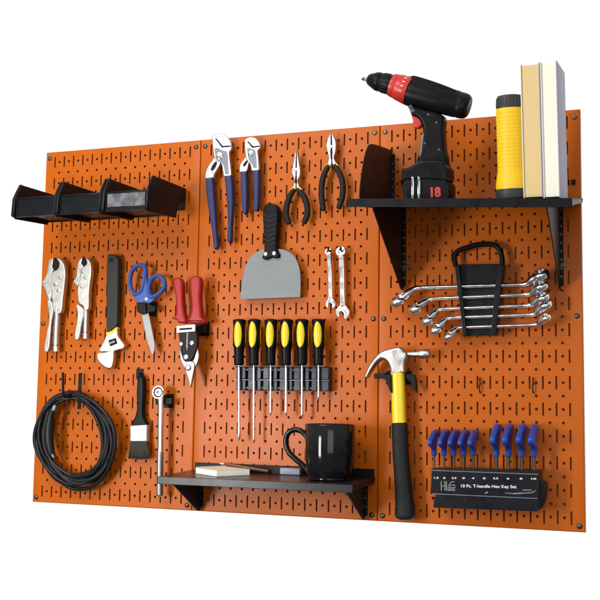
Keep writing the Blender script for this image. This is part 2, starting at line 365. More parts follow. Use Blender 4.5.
# ------------------------------------------------------------------ the three pegboard panels
def panel(x0, x1, label):
    W, H = x1 - x0, 32.0; sx = W / 16.0; e = 0.10
    t = Thing('pegboard_panel', label, 'pegboard', (x0, 0, 0), 'orange metal pegboard panels')
    mb = MB(); dz = -0.06
    X = lambda x: x0 + min(max(x * sx, e), W - e)
    Zc = lambda z: min(max(z, e), H - e)
    def quad(a, b, c, d_): 
        if X(b) - X(a) > 1e-4 and Zc(d_) - Zc(c) > 1e-4:
            mb.add([(X(a), 0, Zc(c)), (X(b), 0, Zc(c)), (X(b), 0, Zc(d_)), (X(a), 0, Zc(d_))], [[0, 1, 2, 3]])
    def cell(a, b, c, d_, outline):
        n = len(outline); vs = []
        xa, xb, za, zb = X(a), X(b), Zc(c), Zc(d_); cx, cz = (xa + xb) / 2, (c + d_) / 2
        o_ = []
        for (ox, oz) in outline:
            # push the outline's direction out to the cell's border
            k = max(abs(ox) / ((xb - xa) / 2), abs(oz) / ((d_ - c) / 2)); o_.append((cx + ox / k, Zc(cz + oz / k)))
        ins = [(cx + ox, cz + oz) for ox, oz in outline]
        vs = [(p[0], 0, p[1]) for p in o_] + [(p[0], 0, p[1]) for p in ins] + [(p[0], 0.07, p[1]) for p in ins]
        fs = []
        for i in range(n):
            j = (i + 1) % n
            fs.append([i, j, n + j, n + i]); fs.append([n + i, n + j, 2 * n + j, 2 * n + i])
        mb.add(vs, fs)
    rh = 0.114
    hole = []
    for k in range(16):
        a = 2 * math.pi * (k + 0.0) / 16; hole.append((rh * math.cos(a), rh * math.sin(a)))
    # cells are 0.5 wide and 1 high: give the outline the corner directions exactly
    def with_corners(pts, hw, hh):
        angs = sorted([math.atan2(p[1], p[0]) % (2 * math.pi) for p in pts] + [math.atan2(sz * hh, sxx * hw) % (2 * math.pi) for sxx in (1, -1) for sz in (1, -1)])
        return angs
    def round_hole(hw, hh): return [(rh * math.cos(a), rh * math.sin(a)) for a in with_corners(hole, hw, hh)]
    def slot(hw, hh):
        r, L_ = 0.068, 0.51
        pts = []
        for k in range(7): a = math.pi * k / 6; pts.append((r * math.cos(a), L_ - r + r * math.sin(a)))
        for k in range(7): a = math.pi + math.pi * k / 6; pts.append((r * math.cos(a), -(L_ - r) + r * math.sin(a)))
        corner = []
        for sxx, sz in ((1, 1), (-1, 1), (-1, -1), (1, -1)):
            # where the ray to the corner crosses the slot outline
            dx, dzz = sxx * hw, sz * hh
            k1 = r / abs(dx); p = (dx * k1, dzz * k1)
            if abs(p[1]) > L_ - r:
                lo, hi = 0, 1
                for _ in range(40):
                    mid = (lo + hi) / 2; q = (dx * mid, dzz * mid); zc = math.copysign(L_ - r, q[1])
                    inside = abs(q[0]) <= r and (abs(q[1]) <= L_ - r or q[0] ** 2 + (q[1] - zc) ** 2 <= r * r)
                    lo, hi = (mid, hi) if inside else (lo, mid)
                p = (dx * lo, dzz * lo)
            corner.append(p)
        pts += corner
        return sorted(pts, key=lambda p: math.atan2(p[1], p[0]) % (2 * math.pi))
    for i in range(1, 16):
        for j in range(1, 32, 2):
            cell(i - .25, i + .25, j - 1, j + 1, slot(0.25 * sx, 1))
    for i in range(1, 15):
        quad(i + .25, i + .75, 0, .5); quad(i + .25, i + .75, 31.5, 32)
        for j in range(1, 32): cell(i + .25, i + .75, j - .5, j + .5, round_hole(.25 * sx, .5))
    quad(0, .75, 0, 32); quad(15.25, 16, 0, 32)
    # rounded rim and the returned flange
    def rect(q, y): return [(x0 + q, y, q), (x1 - q, y, q), (x1 - q, y, H - q), (x0 + q, y, H - q)]
    rings = [rect(e, 0)] + [rect(e * (1 - math.sin(a)), e * (1 - math.cos(a))) for a in (R(22), R(45), R(67), R(90))]
    rings += [rect(0, 0.75)]
    rings = [[(x + (0.006 if k and False else 0), y, z) for x, y, z in g] for k, g in enumerate(rings)]
    vs = [p for g in rings for p in g]
    fs = [[k * 4 + i, k * 4 + (i + 1) % 4, (k + 1) * 4 + (i + 1) % 4, (k + 1) * 4 + i] for k in range(len(rings) - 1) for i in range(4)]
    mb.add(vs, fs)
    t.part('perforated_face', mb, ORANGE, sharp=30)
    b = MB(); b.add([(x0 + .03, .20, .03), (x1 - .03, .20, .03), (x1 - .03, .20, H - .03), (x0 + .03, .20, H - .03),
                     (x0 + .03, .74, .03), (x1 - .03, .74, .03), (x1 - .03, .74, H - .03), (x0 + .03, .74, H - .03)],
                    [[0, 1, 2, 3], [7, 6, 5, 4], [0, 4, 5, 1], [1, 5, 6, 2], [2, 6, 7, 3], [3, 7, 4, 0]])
    t.part('cavity_shade_sheet', b, CAVSHADE)  # added sheet; its dark colour paints the shade behind holes and slots
    zs = (.45, 16.05, 31.4)
    for z in zs:
        for x in (x0 + .42, x1 - .42):
            q = MB(); c = Vector((x, 0, z))
            q.lathe(c, c + Vector((0, -1, 0)), [(-.01, .21), (.03, .21), (.08, .17), (.11, .09), (.115, .012)], 16)
            t.part('mounting_screw', q, DARKST if z < 20 or x < 30 else BRASS)
    return t
G = 0.02
panel(0, 15.85 - G, 'left orange pegboard panel holding the cable coil and scissors')
panel(15.85 + G, 32.1 - G, 'middle orange pegboard panel behind the screwdrivers and the mug')
panel(32.1 + G, 48, 'right orange pegboard panel behind the drill shelf and hammer')

# ------------------------------------------------------------------ storage bins
def storage_bin(x, label, card=False):
    w_ = 4.34; t = Thing('storage_bin', label, 'storage bin', (x, 0, 24.5), 'black plastic bins hung side by side')
    prof = [(0.05, 27.75), (5.7, 27.62), (6.25, 26.9), (6.68, 26.2), (6.8, 24.8), (6.45, 24.5), (1.7, 24.82), (1.55, 25.9), (0.05, 26.75)]
    for xx, wd in ((x, .30), (x + w_ - .2, .20)):
        q = MB(); q.side(prof, xx, .16, .04); q.side([(5.75, 27.5), (6.0, 27.62), (6.45, 26.95), (6.88, 26.2), (7.0, 24.75), (6.75, 24.6), (6.5, 26.1)], xx - .02, wd, .05)
        t.part('side_panel', q, BINP)
    q = MB(); q.prism([(x + .1, -6.6, 24.98), (x + w_ - .1, -6.6, 24.98), (x + w_ - .1, -1.7, 25.16), (x + .1, -1.7, 25.16)], (0, 0, 1), .1, .02, 2)
    t.part('floor', q, BINP)
    q = MB(); q.box(x + .1, x + w_ - .1, .05, .2, 25.9, 27.6); q.box(x + .1, x + w_ - .1, 1.6, 1.72, 25.05, 26.0)
    t.part('back_panel', q, BINP)
    q = MB()
    q.box(x + .14, x + w_ - .14, 6.5, 6.62, 24.62, 26.3, .04)
    q.box(x + .16, x + w_ - .16, 6.55, 6.72, 24.64, 24.98, .04)         # lower rail of the label slot
    q.box(x + .16, x + w_ - .16, 6.55, 6.70, 26.18, 26.32, .03)
    for a in (x + .16, x + w_ - .36): q.box(a, a + .2, 6.55, 6.715, 24.8, 26.25, .03)
    fp = t.part('front_panel', q, BINP)
    if card:
        q = MB(); q.box(x + .42, x + w_ - .42, 6.6, 6.655, 25.05, 26.14, .01)
        t.part('label_card', q, CARD, fp)
storage_bin(1.50, 'black open bin at the left end of the row, jutting past the board edge')
storage_bin(5.85, 'black open bin in the middle of the row, between two other bins')
storage_bin(10.25, 'black open bin at the right end of the row, with a pale label card', True)

# ------------------------------------------------------------------ upper shelf (sags forward under its load)
def zs(x, d):
    a = (x - 32.25) / 16.25; b = d / 9.2
    return (25.4 * (1 - a) + 25.0 * a) * (1 - b) + (24.05 * (1 - a) + 23.2 * a) * b
us = Thing('wall_shelf', 'deep black metal shelf with an upright end plate carrying the drill and books', 'shelf', (40, 0, 25))
q = MB(); XL, XR, DD = 32.25, 48.15, 9.2
def sheet(q, pts, n, t_): q.prism(pts, n, t_, .02, 2, .02)
sheet(q, [(XL, 0, zs(XL, 0)), (XR, 0, zs(XR, 0)), (XR, -DD, zs(XR, DD)), (XL, -DD, zs(XL, DD))], (0, 0, -1), .07)
us.part('shelf_surface', q, BLACKM)
q = MB()
q.prism([(XL, -DD - .03, zs(XL, DD) + .02), (XR, -DD - .03, zs(XR, DD) + .02), (XR + .02, -DD - .05, zs(XR, DD) - .62), (XL + .02, -DD - .05, zs(XL, DD) - .60)], (0, 1, 0), .07, .03, 3, .02)
us.part('front_lip', q, BLACKP)
for xx in (XL, XR):
    q = MB(); q.prism([(xx, -.05, zs(xx, 0) - .02), (xx, -DD, zs(xx, DD) - .02), (xx, -DD, zs(xx, DD) - .5), (xx, -.6, zs(xx, 0) - .45)], (-1, 0, 0), .06, .015, 2); us.part('end_lip', q, BLACKM)
def bookend(x):
    b = zs(x, 0); k = (zs(x, 9.2) - b) / 9.2
    pr = spline([(.1, b + .02, 1), (.1, b + 4.4), (.35, b + 4.42 + k * .3), (5.8, b + 4.40 + k * 5.8), (7.2, b + 3.9 + k * 7), (8.2, b + 2.6 + k * 8.2), (8.9, b + 1.0 + k * 8.9), (9.05, b + .02 + k * 9.05, 1)], 5)
    q = MB(); q.side(pr, x, .09, .02)
    q.prism([(x + .08, -.06, b + .2), (x + .3, -.06, b + .2), (x + .3, -.06, b + 4.1), (x + .08, -.06, b + 4.1)], (0, 1, 0), .05, .01)
    o = us.part('bookend', q, BLACKM)
    h = MB()
    for z in (b + .6, b + 1.25, b + 1.9, b + 2.55, b + 3.2): h.box(x - .02, x + .2, .0, .16, z, z + .22, .03)
    us.part('hook_tabs', h, DARKST, o)
def bracket(x, dmax, zt, zb, thing, ftop):
    q = MB(); b = zt(x, 0)
    q.side([(.06, b - .1), (dmax, zt(x, dmax) - .1), (dmax + .05, zt(x, dmax) - ftop), (.6, zb), (.06, zb)], x, .09, .02)
    q.box(x + .05, x + .3, .02, .08, zb + .3, b - .3, .01)
    o = thing.part('bracket', q, BLACKM)
    h = MB(); z = zb + .9
    while z < b - .8: h.box(x + .02, x + .22, .06, .16, z, z + .2, .03); z += .65
    h.box(x - .1, x + .55, .0, .14, zb + 1.75, zb + 2.05, .03) if thing is us else None
    thing.part('hook_tabs', h, DARKST, o)
bookend(33.08)
bracket(34.05, 8.8, zs, 18.3, us, .75); bracket(46.35, 8.3, zs, 18.05, us, .75)
q = MB(); q.box(46.75, 47.15, .0, .09, 26.1, 26.5, .03); q.box(47.28, 47.6, .0, .09, 26.1, 26.5, .03)
us.part('hook_plate', q, BLACKM)

# ------------------------------------------------------------------ lower shelf
def zl(x, d): return 3.42 - .03 * d
ls = Thing('wall_shelf', 'shallow black metal shelf carrying the notepad and black mug', 'shelf', (24, 0, 3.4))
XL, XR, DD = 15.78, 31.95, 6.15
q = MB(); sheet(q, [(XL, 0, zl(0, 0)), (XR, 0, zl(0, 0)), (XR, -DD, zl(0, DD)), (XL, -DD, zl(0, DD))], (0, 0, -1), .07)
ls.part('shelf_surface', q, LIPM)
q = MB(); q.prism([(XL, -DD - .03, zl(0, DD) + .02), (XR, -DD - .03, zl(0, DD) + .02), (XR, -DD - .05, zl(0, DD) - .58), (XL, -DD - .05, zl(0, DD) - .58)], (0, 1, 0), .07, .035, 3, .02)
ls.part('front_lip', q, LIPM)
q = MB(); q.box(XL + .3, XR - .1, .03, .1, 3.4, 4.06, .02)
ls.part('back_flange', q, BLACKM)
for xx in (XL, XR):
    q = MB(); q.prism([(xx, -.05, 3.4), (xx, -DD, zl(0, DD) - .02), (xx, -DD, zl(0, DD) - .45), (xx, -.4, 2.95)], (-1, 0, 0), .06, .015, 2); ls.part('end_lip', q, BLACKM)
bracket(16.62, 5.75, zl, .08, ls, .35); bracket(31.02, 5.6, zl, .08, ls, .35)

# ------------------------------------------------------------------ left panel: locking pliers
VG = 'locking pliers hung on the left panel'
c = crop(35, 250, 5.45)
def locking_pliers(label, jaw, mouth, low, lever, tube_path, tr, knob, rivets, d):
    b0 = at(*tube_path[-1], 0); t = Thing('locking_pliers', label, 'locking pliers', (b0.x, -.3, b0.z), VG)
    q = MB(); q.plate(spline(jaw, 4), d, .42, .12); q.tube([at(x, y, d - .28) for x, y in spline(tube_path, 4, False)], [tr * inch(60, 300, d)] * (4 * (len(tube_path) - 1) + 1), 14)
    body = t.part('body', q, SATIN)
    q = MB(); q.plate(spline(mouth, 3), d + .015, .1, .01); t.part('jaw_mouth', q, GAP, body)
    q = MB(); q.plate(spline(low, 4), d - .08, .34, .09); t.part('lower_jaw', q, SATIN)
    q = MB(); q.plate(spline(lever, 4), d + .04, .42, .08); t.part('release_lever', q, SATIN)
    (kx, ky0, ky1, kr) = knob; i = inch(kx, ky0, d); p0, p1 = at(kx, ky0, d - .28), at(kx, ky1, d - .28); Lk = (p1 - p0).length
    q = MB(); q.lathe(p0, p1, [(-.25, kr * .6 * i), (0, kr * .6 * i), (0.01, kr * i), (Lk * .3, kr * i), (Lk * .35, kr * .86 * i), (Lk * .5, kr * .86 * i), (Lk * .55, kr * i), (Lk * .92, kr * i), (Lk, kr * .8 * i)], 20)
    t.part('adjusting_screw', q, CHROME)
    for x, y, r in rivets:
        q = MB(); q.disc(x, y, d - .02, r, .09); t.part('rivet', q, CHROME)
locking_pliers('larger silver locking pliers beside the left edge of the board, longer handles',
    c([(118, 44), (140, 50), (158, 76), (166, 120), (161, 190), (152, 265), (142, 340), (104, 345), (92, 290), (86, 235), (80, 190), (84, 130), (104, 112), (122, 100), (129, 72)]),
    c([(106, 42), (120, 58), (126, 76), (118, 96), (104, 108), (95, 96), (97, 62)]),
    c([(92, 44), (74, 60), (66, 105), (58, 140), (40, 170), (34, 186), (50, 210), (70, 265), (84, 280), (90, 230), (86, 180), (92, 120), (104, 108), (94, 90), (100, 56)]),
    c([(72, 262), (92, 290), (97, 340), (88, 390), (82, 460), (76, 530), (64, 556), (50, 552), (50, 520), (62, 450), (74, 390), (72, 330), (66, 290)]),
    c([(126, 300), (122, 380), (118, 450), (116, 520)]), 15 / 5.45, (35 + 115 / 5.45, 250 + 525 / 5.45, 250 + 555 / 5.45, 17 / 5.45),
    c([(138, 150, 9), (112, 185, 11), (128, 220, 10), (50, 175, 7), (78, 265, 8)]) and [(35 + x / 5.45, 250 + y / 5.45, r / 5.45) for x, y, r in ((138, 150, 9), (112, 185, 11), (128, 220, 10), (50, 178, 7), (78, 265, 8))], 1.0)
locking_pliers('smaller silver locking pliers between the larger pair and the adjustable wrench',
    c([(276, 41), (296, 55), (307, 90), (306, 140), (299, 185), (294, 250), (292, 320), (268, 330), (258, 305), (236, 290), (228, 240), (230, 200), (240, 160), (248, 110), (262, 88), (278, 75)]),
    c([(264, 40), (276, 52), (279, 70), (264, 84), (254, 76), (256, 52)]),
    c([(254, 42), (236, 58), (226, 100), (222, 145), (208, 164), (212, 182), (226, 196), (236, 205), (250, 190), (252, 140), (262, 84), (253, 72), (258, 52)]),
    c([(224, 298), (244, 304), (262, 322), (264, 350), (252, 400), (242, 465), (232, 490), (217, 486), (216, 450), (226, 390), (229, 345)]),
    c([(279, 280), (280, 350), (278, 410), (277, 450)]), 13 / 5.45, (35 + 276 / 5.45, 250 + 455 / 5.45, 250 + 486 / 5.45, 15 / 5.45),
    [(35 + x / 5.45, 250 + y / 5.45, r / 5.45) for x, y, r in ((262, 120, 8), (276, 150, 9), (255, 200, 8), (244, 185, 7), (226, 165, 6))], 0.95)

# ------------------------------------------------------------------ adjustable wrench
c = crop(90, 245, 4.615)
b0 = at(112, 300, 0); t = Thing('adjustable_wrench', 'adjustable wrench with charcoal grip and white metal head hanging head down', 'wrench', (b0.x, -.3, b0.z))
q = MB(); q.plate(spline(c([(78, 52), (90, 42), (108, 43), (124, 54), (130, 78), (129, 200), (126, 340), (122, 372), (100, 392), (76, 398), (73, 300), (74, 150)]), 4), .95, .55, .16, 4)
g = t.part('grip', q, WRGRIP)
q = MB(); q.disc(90 + 98 / 4.615, 245 + 70 / 4.615, .93, 2.2, .035, .3); t.part('hanging_hole', q, GAP, g)
q = MB(); q.plate(spline(c([(74, 404), (98, 396), (122, 378), (124, 392), (98, 410), (76, 416)]), 3), .9, .42, .04); t.part('grip_trim', q, YELTRIM, g)
q = MB(); q.plate(spline(c([(76, 414), (100, 406), (123, 390), (128, 418), (142, 440), (158, 463), (150, 478), (128, 484), (100, 492), (60, 492), (42, 488), (54, 462), (66, 438)]), 4), .88, .42, .07)
h = t.part('head', q, SATIN)
q = MB(); q.plate(spline(c([(36, 497), (60, 496), (104, 486), (109, 505), (107, 535), (98, 566), (78, 569), (52, 552), (34, 530), (31, 510)]), 4), .9, .46, .09)
t.part('movable_jaw', q, SATIN)
q = MB(); q.plate(c([(84, 440), (118, 428), (126, 455), (92, 468)]), .92, .3, .02); w1 = t.part('knurl_recess', q, GAP, h)
q = MB(); a, b = at(90 + 92 / 4.615, 245 + 455 / 4.615, .86), at(90 + 118 / 4.615, 245 + 445 / 4.615, .86); Lk = (b - a).length
q.lathe(a, b, [(0, .1)] + [(Lk * (k + f) / 6, r_) for k in range(6) for f, r_ in ((.1, .17), (.5, .17), (.6, .14), (.95, .14))] + [(Lk, .1)], 16)
t.part('knurl', q, STEEL, h)

# ------------------------------------------------------------------ scissors and their holder
b0 = at(145, 305, 0)
t = Thing('scissors', 'scissors with blue plastic loop handles and point hanging down', 'scissors', (b0.x, -.3, b0.z))
d = 1.0; I = inch(148, 290, d)
lp = spline(c([(206, 228), (190, 202), (184, 170), (190, 130), (208, 103), (234, 92), (254, 102), (258, 130), (251, 170), (242, 205), (226, 222)]), 5)
q = MB(); q.tube([at(x, y, d) for x, y in lp], 8.5 / 4.615 * I, 12, True, 1.5)
q.plate(spline(c([(240, 130), (258, 120), (262, 180), (262, 266), (222, 268), (204, 235), (214, 226), (234, 222), (243, 190)]), 4), d + .12, .3, .07)
t.part('handle', q, BLUE)
lp = spline(c([(274, 226), (272, 195), (284, 158), (312, 142), (338, 158), (344, 190), (328, 218), (302, 236), (284, 240)]), 5)
q = MB(); q.tube([at(x, y, d) for x, y in lp], 9 / 4.615 * I, 12, True, 1.5)
q.plate(spline(c([(262, 216), (274, 212), (290, 240), (308, 236), (284, 262), (262, 268)]), 4), d + .1, .28, .07)
t.part('handle', q, BLUE)
q = MB(); q.plate(spline(c([(236, 312, 1), (268, 308, 1), (280, 365), (292, 425), (298, 470), (290, 508, 1), (280, 490), (262, 425), (244, 350)]), 4), d, .1, .02); t.part('blade', q, SCIS)
q = MB(); q.plate(spline(c([(240, 330, 1), (262, 318, 1), (274, 400), (284, 460), (289, 500, 1), (276, 478), (258, 420)]), 4), d - .1, .08, .01); t.part('blade', q, SCIS)
q = MB(); q.disc(90 + 258 / 4.615, 245 + 250 / 4.615, d + .1, 1.6, .05); t.part('pivot_screw', q, CHROME)
def tool_hook(label, px_arms, d, thick=.22, cat='hook', base=None):
    """a two-pronged black holder: a base plate on the board and arms reaching out"""
    q = MB()
    for a in px_arms: q.plate(a, d, thick, .05)
    xs = [p[0] for a in px_arms for p in a]; ys = [p[1] for a in px_arms for p in a]
    b0 = at(sum(xs) / len(xs), sum(ys) / len(ys), d); 
    x0, x1 = (base or (b0.x - .5, b0.x + .5))
    q.box(x0, x1, 0.005, .14, b0.z - .55, b0.z + .65, .03)
    for xx in (x0 + .15, x1 - .35): q.box(xx, xx + .2, .1, d - .02, b0.z - .12, b0.z + .12, .03)
    return single('tool_hook', q, BLACKM, (b0.x, 0, b0.z), label, cat, 'black metal hooks fixed to the board')
tool_hook('black clip hook gripping the blue scissors below their handles', [c([(214, 266), (254, 262), (260, 316), (240, 321), (215, 306)]), c([(262, 266), (302, 288), (297, 306), (262, 312)])], 1.2)

# ------------------------------------------------------------------ tin snips
c = crop(160, 265, 4.615); d = 1.8; I = inch(188, 320, d)
b0 = at(188, 330, 0); t = Thing('tin_snips', 'red handled tin snips with black cutting head pointing down', 'tin snips', (b0.x, -.4, b0.z))
q = MB(); q.plate(spline(c([(58, 72), (66, 58), (84, 57), (97, 70), (102, 92), (103, 150), (109, 215), (119, 258), (110, 268), (82, 266), (74, 254), (53, 247), (56, 239), (68, 236), (70, 190), (68, 145), (60, 105)]), 4), d, .62, .22, 5); t.part('handle', q, RED)
q = MB(); q.plate(spline(c([(134, 72), (144, 53), (166, 48), (182, 58), (187, 90), (183, 140), (187, 200), (192, 240), (205, 256), (204, 266), (186, 271), (140, 270), (120, 262), (122, 250), (133, 240), (141, 190), (136, 130)]), 4), d + .05, .62, .24, 5); t.part('handle', q, RED)
q = MB()
for a in ([(77, 282), (161, 274), (161, 288), (77, 293)], [(77, 302), (161, 296), (161, 306), (77, 313)], [(77, 290), (89, 290), (89, 304), (77, 304)], [(148, 286), (161, 286), (161, 300), (148, 300)]): q.plate(c(a), d + .1, .14, .015)
l_ = t.part('latch_frame', q, WHITE)
q = MB(); q.plate(c([(84, 288), (154, 283), (154, 300), (84, 305)]), d + .03, .1, .01); t.part('latch_slot', q, GAP, l_)
q = MB(); q.plate(spline(c([(85, 312, 1), (166, 305, 1), (172, 340), (166, 392), (142, 440), (112, 440), (95, 380)]), 3), d, .35, .05); t.part('pivot_plate', q, BLACKM)
q = MB(); q.plate(c([(122, 312), (130, 312), (126, 400), (121, 380)]), d + .012, .08, .005); t.part('linkage_gap', q, DARKST)
q = MB(); q.plate(spline(c([(93, 385, 1), (112, 440), (138, 442), (158, 452), (158, 478), (150, 520), (141, 566, 1), (124, 510), (106, 465), (92, 430)]), 4), d - .08, .22, .06); t.part('blade', q, SNIPST)
q = MB(); q.plate(spline(c([(170, 374, 1), (179, 410), (176, 440), (164, 466), (150, 455), (160, 420), (166, 392)]), 4), d - .16, .2, .05); t.part('blade', q, SNIPST)
for x, y, r in ((97, 366, 10), (147, 361, 11), (120, 426, 12), (128, 474, 13)):
    q = MB(); q.disc(160 + x / 4.615, 265 + y / 4.615, d - .02, r / 4.615, .12); t.part('bolt', q, CHROME)
tool_hook('black clip hook behind the head of the red tin snips', [c([(164, 274), (211, 280), (211, 313), (166, 314)])], .75)

# ------------------------------------------------------------------ cable coil and its hook
c = crop(25, 365, 4.44)
b0 = at(75, 438, 0); t = Thing('cable_coil', 'coiled black power cable with plug, hanging on a hook at lower left', 'cable', (b0.x, -.8, b0.z))
rnd = random.Random(3); q = MB(); path = []
turns = 9; per = 26
for k in range(turns * per):
    a = 2 * math.pi * k / per + math.pi / 2; w1 = k / per
    j = math.sin(w1 * 2.1) ; j2 = math.sin(w1 * 3.7 + 1)
    # the loops bunch at the top (on the hook) and spread at the sides and bottom
    spread = 0.35 + 0.65 * (1 - math.sin(a)) / 2
    rx = 148 + spread * (21 * j + 9 * math.sin(w1 * 5.3)) + 6 * math.sin(3 * a + w1 * 1.7); ry = 192 + spread * (20 * j2 + 6 * math.sin(w1 * 4.1)) + 5 * math.sin(2 * a + w1 * 1.3)
    cx = 216 + 8 * j2 + (10 if math.cos(a) > 0 else 0) * math.cos(a); cy = 322 + 9 * j * spread
    x = cx + rx * math.cos(a) - 14 * math.sin(a) * 1.0; y = cy - ry * math.sin(a)
    dd = 1.25 + .42 * math.sin(w1 * 1.9 + a) * (1 - .3 * spread)
    path.append(at(25 + x / 4.44, 365 + y / 4.44, dd))
q.tube(spline3(path, 3), 7.6 / 4.44 * inch(75, 438, 1.2), 10)
for rr, ph in ((0, 0.4), (1, 2.2), (2, 4.0)):
    lp = []
    for k in range(30):
        a = 2 * math.pi * k / 30
        x = 214 + (160 - rr * 13 + 6 * math.sin(2 * a + ph)) * math.cos(a) - 12 * math.sin(a); y = 324 - (203 - rr * 15 + 5 * math.sin(3 * a + ph)) * math.sin(a)
        lp.append(at(25 + x / 4.44, 365 + y / 4.44, 1.15 + .35 * math.sin(a * 2 + ph)))
    q.tube(spline3(lp, 3, True), 7.6 / 4.44 * inch(75, 438, 1.2), 10, True)
t.part('cable', q, CABLE)
q = MB(); P = [at(25 + x / 4.44, 365 + y / 4.44, 1.75) for x, y in ((122, 200), (112, 240), (107, 290), (108, 340), (116, 385), (124, 410))]
q.tube(spline3(P, 4), [.2 + .22 * math.sin(math.pi * min(1, k / 20)) for k in range(21)], 12)
pl = t.part('plug', q, CABLE)
q = MB(); P = [at(25 + x / 4.44, 365 + y / 4.44, 1.8) for x, y in ((126, 200), (133, 182))]; q.tube(P, .15, 10); q.tube([at(25 + 122 / 4.44, 365 + 398 / 4.44, 1.98), at(25 + 127 / 4.44, 365 + 410 / 4.44, 1.95)], .08, 8)
t.part('cable_tag', q, mat('pale_blue_grey_tag', (.30, .36, .42), .4), pl)
q = MB()
bt, bb_ = at(80, 373, .1), at(80, 409, .1)
q.box(bt.x - .16, bt.x + .16, .005, .1, bb_.z, bt.z, .03)
arm = [(bt.x, 0, 0)]
arm = [Vector((bt.x, -.1, at(80, 396, 0).z)), Vector((bt.x, -1.2, at(80, 397, 0).z)), Vector((bt.x, -2.2, at(80, 397, 0).z)), Vector((bt.x - .02, -2.55, at(80, 395, 0).z)), at(63, 388, 2.7), at(63, 373, 2.7)]
q.tube(spline3(arm, 4), .12, 10, up=(1, 0, 0))
single('cable_hook', q, BLACKM, (bt.x, 0, bb_.z), 'black upturned hook that the coiled cable hangs on', 'hook', 'black metal hooks fixed to the board')

# ------------------------------------------------------------------ paint brush and ratchet
c = crop(120, 365, 4.286); d = .8
b0 = at(140, 425, 0); t = Thing('paint_brush', 'flat paint brush with black handle and white metal ferrule, bristles down', 'paint brush', (b0.x, -.3, b0.z))
q = MB(); q.plate(spline(c([(74, 54), (84, 44), (97, 52), (101, 110), (97, 175), (98, 220), (114, 252), (114, 262, 1), (46, 262, 1), (46, 252), (62, 222), (70, 185), (69, 115)]), 4), d, .5, .17, 4); t.part('handle', q, BLACKP)
q = MB(); q.plate(c([(43, 259), (115, 256), (114, 328), (43, 329)]), d + .03, .52, .08)
for y in (270, 316): q.plate(c([(43, y), (115, y - 2), (115, y + 3), (43, y + 5)]), d + .045, .54, .02)
t.part('ferrule', q, mat('bright_tin', (.50, .50, .51), .36, .5))
q = MB(); n = 34
for k in range(n):
    f = k / (n - 1)
    for lay in range(4):
        x0 = 46 + 66 * f; x1 = 39 + 88 * f + rnd.uniform(-3, 3); yb = 402 - 5 * abs(f - .5) + rnd.uniform(-6, 3)
        dd = d - .03 - lay * .13
        q.tube([at(120 + x0 / 4.286, 365 + 324 / 4.286, dd), at(120 + (x0 + x1) / 2 / 4.286, 365 + 365 / 4.286, dd + .02), at(120 + x1 / 4.286, 365 + yb / 4.286, dd + rnd.uniform(-.03, .03))], [.06, .055, .03], 5, up=(0, -1, 0))
br = t.part('bristles', q, BRISTLE, sharp=60)
q = MB(); q.tube([at(120 + 84 / 4.286, 365 + 36 / 4.286, .05), at(120 + 82 / 4.286, 365 + 48 / 4.286, .95)], .11, 10, up=(0, 0, 1)); q.box(at(140, 374, 0).x - .35, at(140, 374, 0).x + .35, .005, .08, at(140, 376, 0).z - .25, at(140, 371, 0).z + .2, .03)
single('peg_hook', q, BLACKM, at(139.5, 375, 0), 'short black peg through the top of the paint brush handle', 'hook', 'black metal hooks fixed to the board')
d = 1.3; hx, hy = 120 + 175 / 4.286, 365 + 117 / 4.286; I = inch(hx, hy, d)
b0 = at(160, 440, 0); t = Thing('ratchet_handle', 'chrome ratchet handle with round head at top, beside the lower shelf end', 'ratchet', (b0.x, -.4, b0.z))
q = MB(); cc = at(hx, hy, d - .35); q.lathe(cc, cc + Vector((0, -1, 0)), [(0, 5.2 * I), (.06, 6.2 * I), (.42, 6.3 * I), (.5, 5.8 * I), (.5, 4.7 * I), (.40, 4.6 * I), (.40, 3.6 * I), (.50, 3.3 * I), (.52, .3 * I)], 32); h = t.part('head', q, CHROME)
q = MB(); q.ring(cc + Vector((0, -.41, 0)), (0, -1, 0), 4.62 * I, 3.5 * I, .06, 32); t.part('groove', q, GAP, h)
q = MB(); q.lathe(cc + Vector((0, -.53, 0)), cc + Vector((0, -2, 0)), [(0, 1.3 * I), (.05, 1.2 * I), (.06, .2 * I)], 20); q.plate(crop(120, 365, 4.286)([(170, 118), (180, 118), (186, 108), (183, 128), (172, 130)]), d + .22, .05, .01); t.part('drive_button', q, DARKST, h)
P = [at(120 + x / 4.286, 365 + y / 4.286, d - .1) for x, y in ((175.5, 140), (175.5, 200), (174, 300), (173, 374))]
q = MB(); q.tube(spline3(P, 4), [12.5 / 4.286 * I] * 3 + [11.5 / 4.286 * I] * 10, 16, cap=False); t.part('shaft', q, CHROME)
P = [at(120 + x / 4.286, 365 + y / 4.286, d - .1) for x, y in ((173, 374), (172, 440), (171, 520), (171, 558))]
q = MB(); q.tube(spline3(P, 6), [(13 if k % 2 else 12.3) / 4.286 * I for k in range(19)], 20); t.part('grip', q, STEEL)
tool_hook('black clip hook under the round head of the ratchet', [c([(150, 143), (221, 141), (222, 168), (152, 170)])], 1.0, .3)

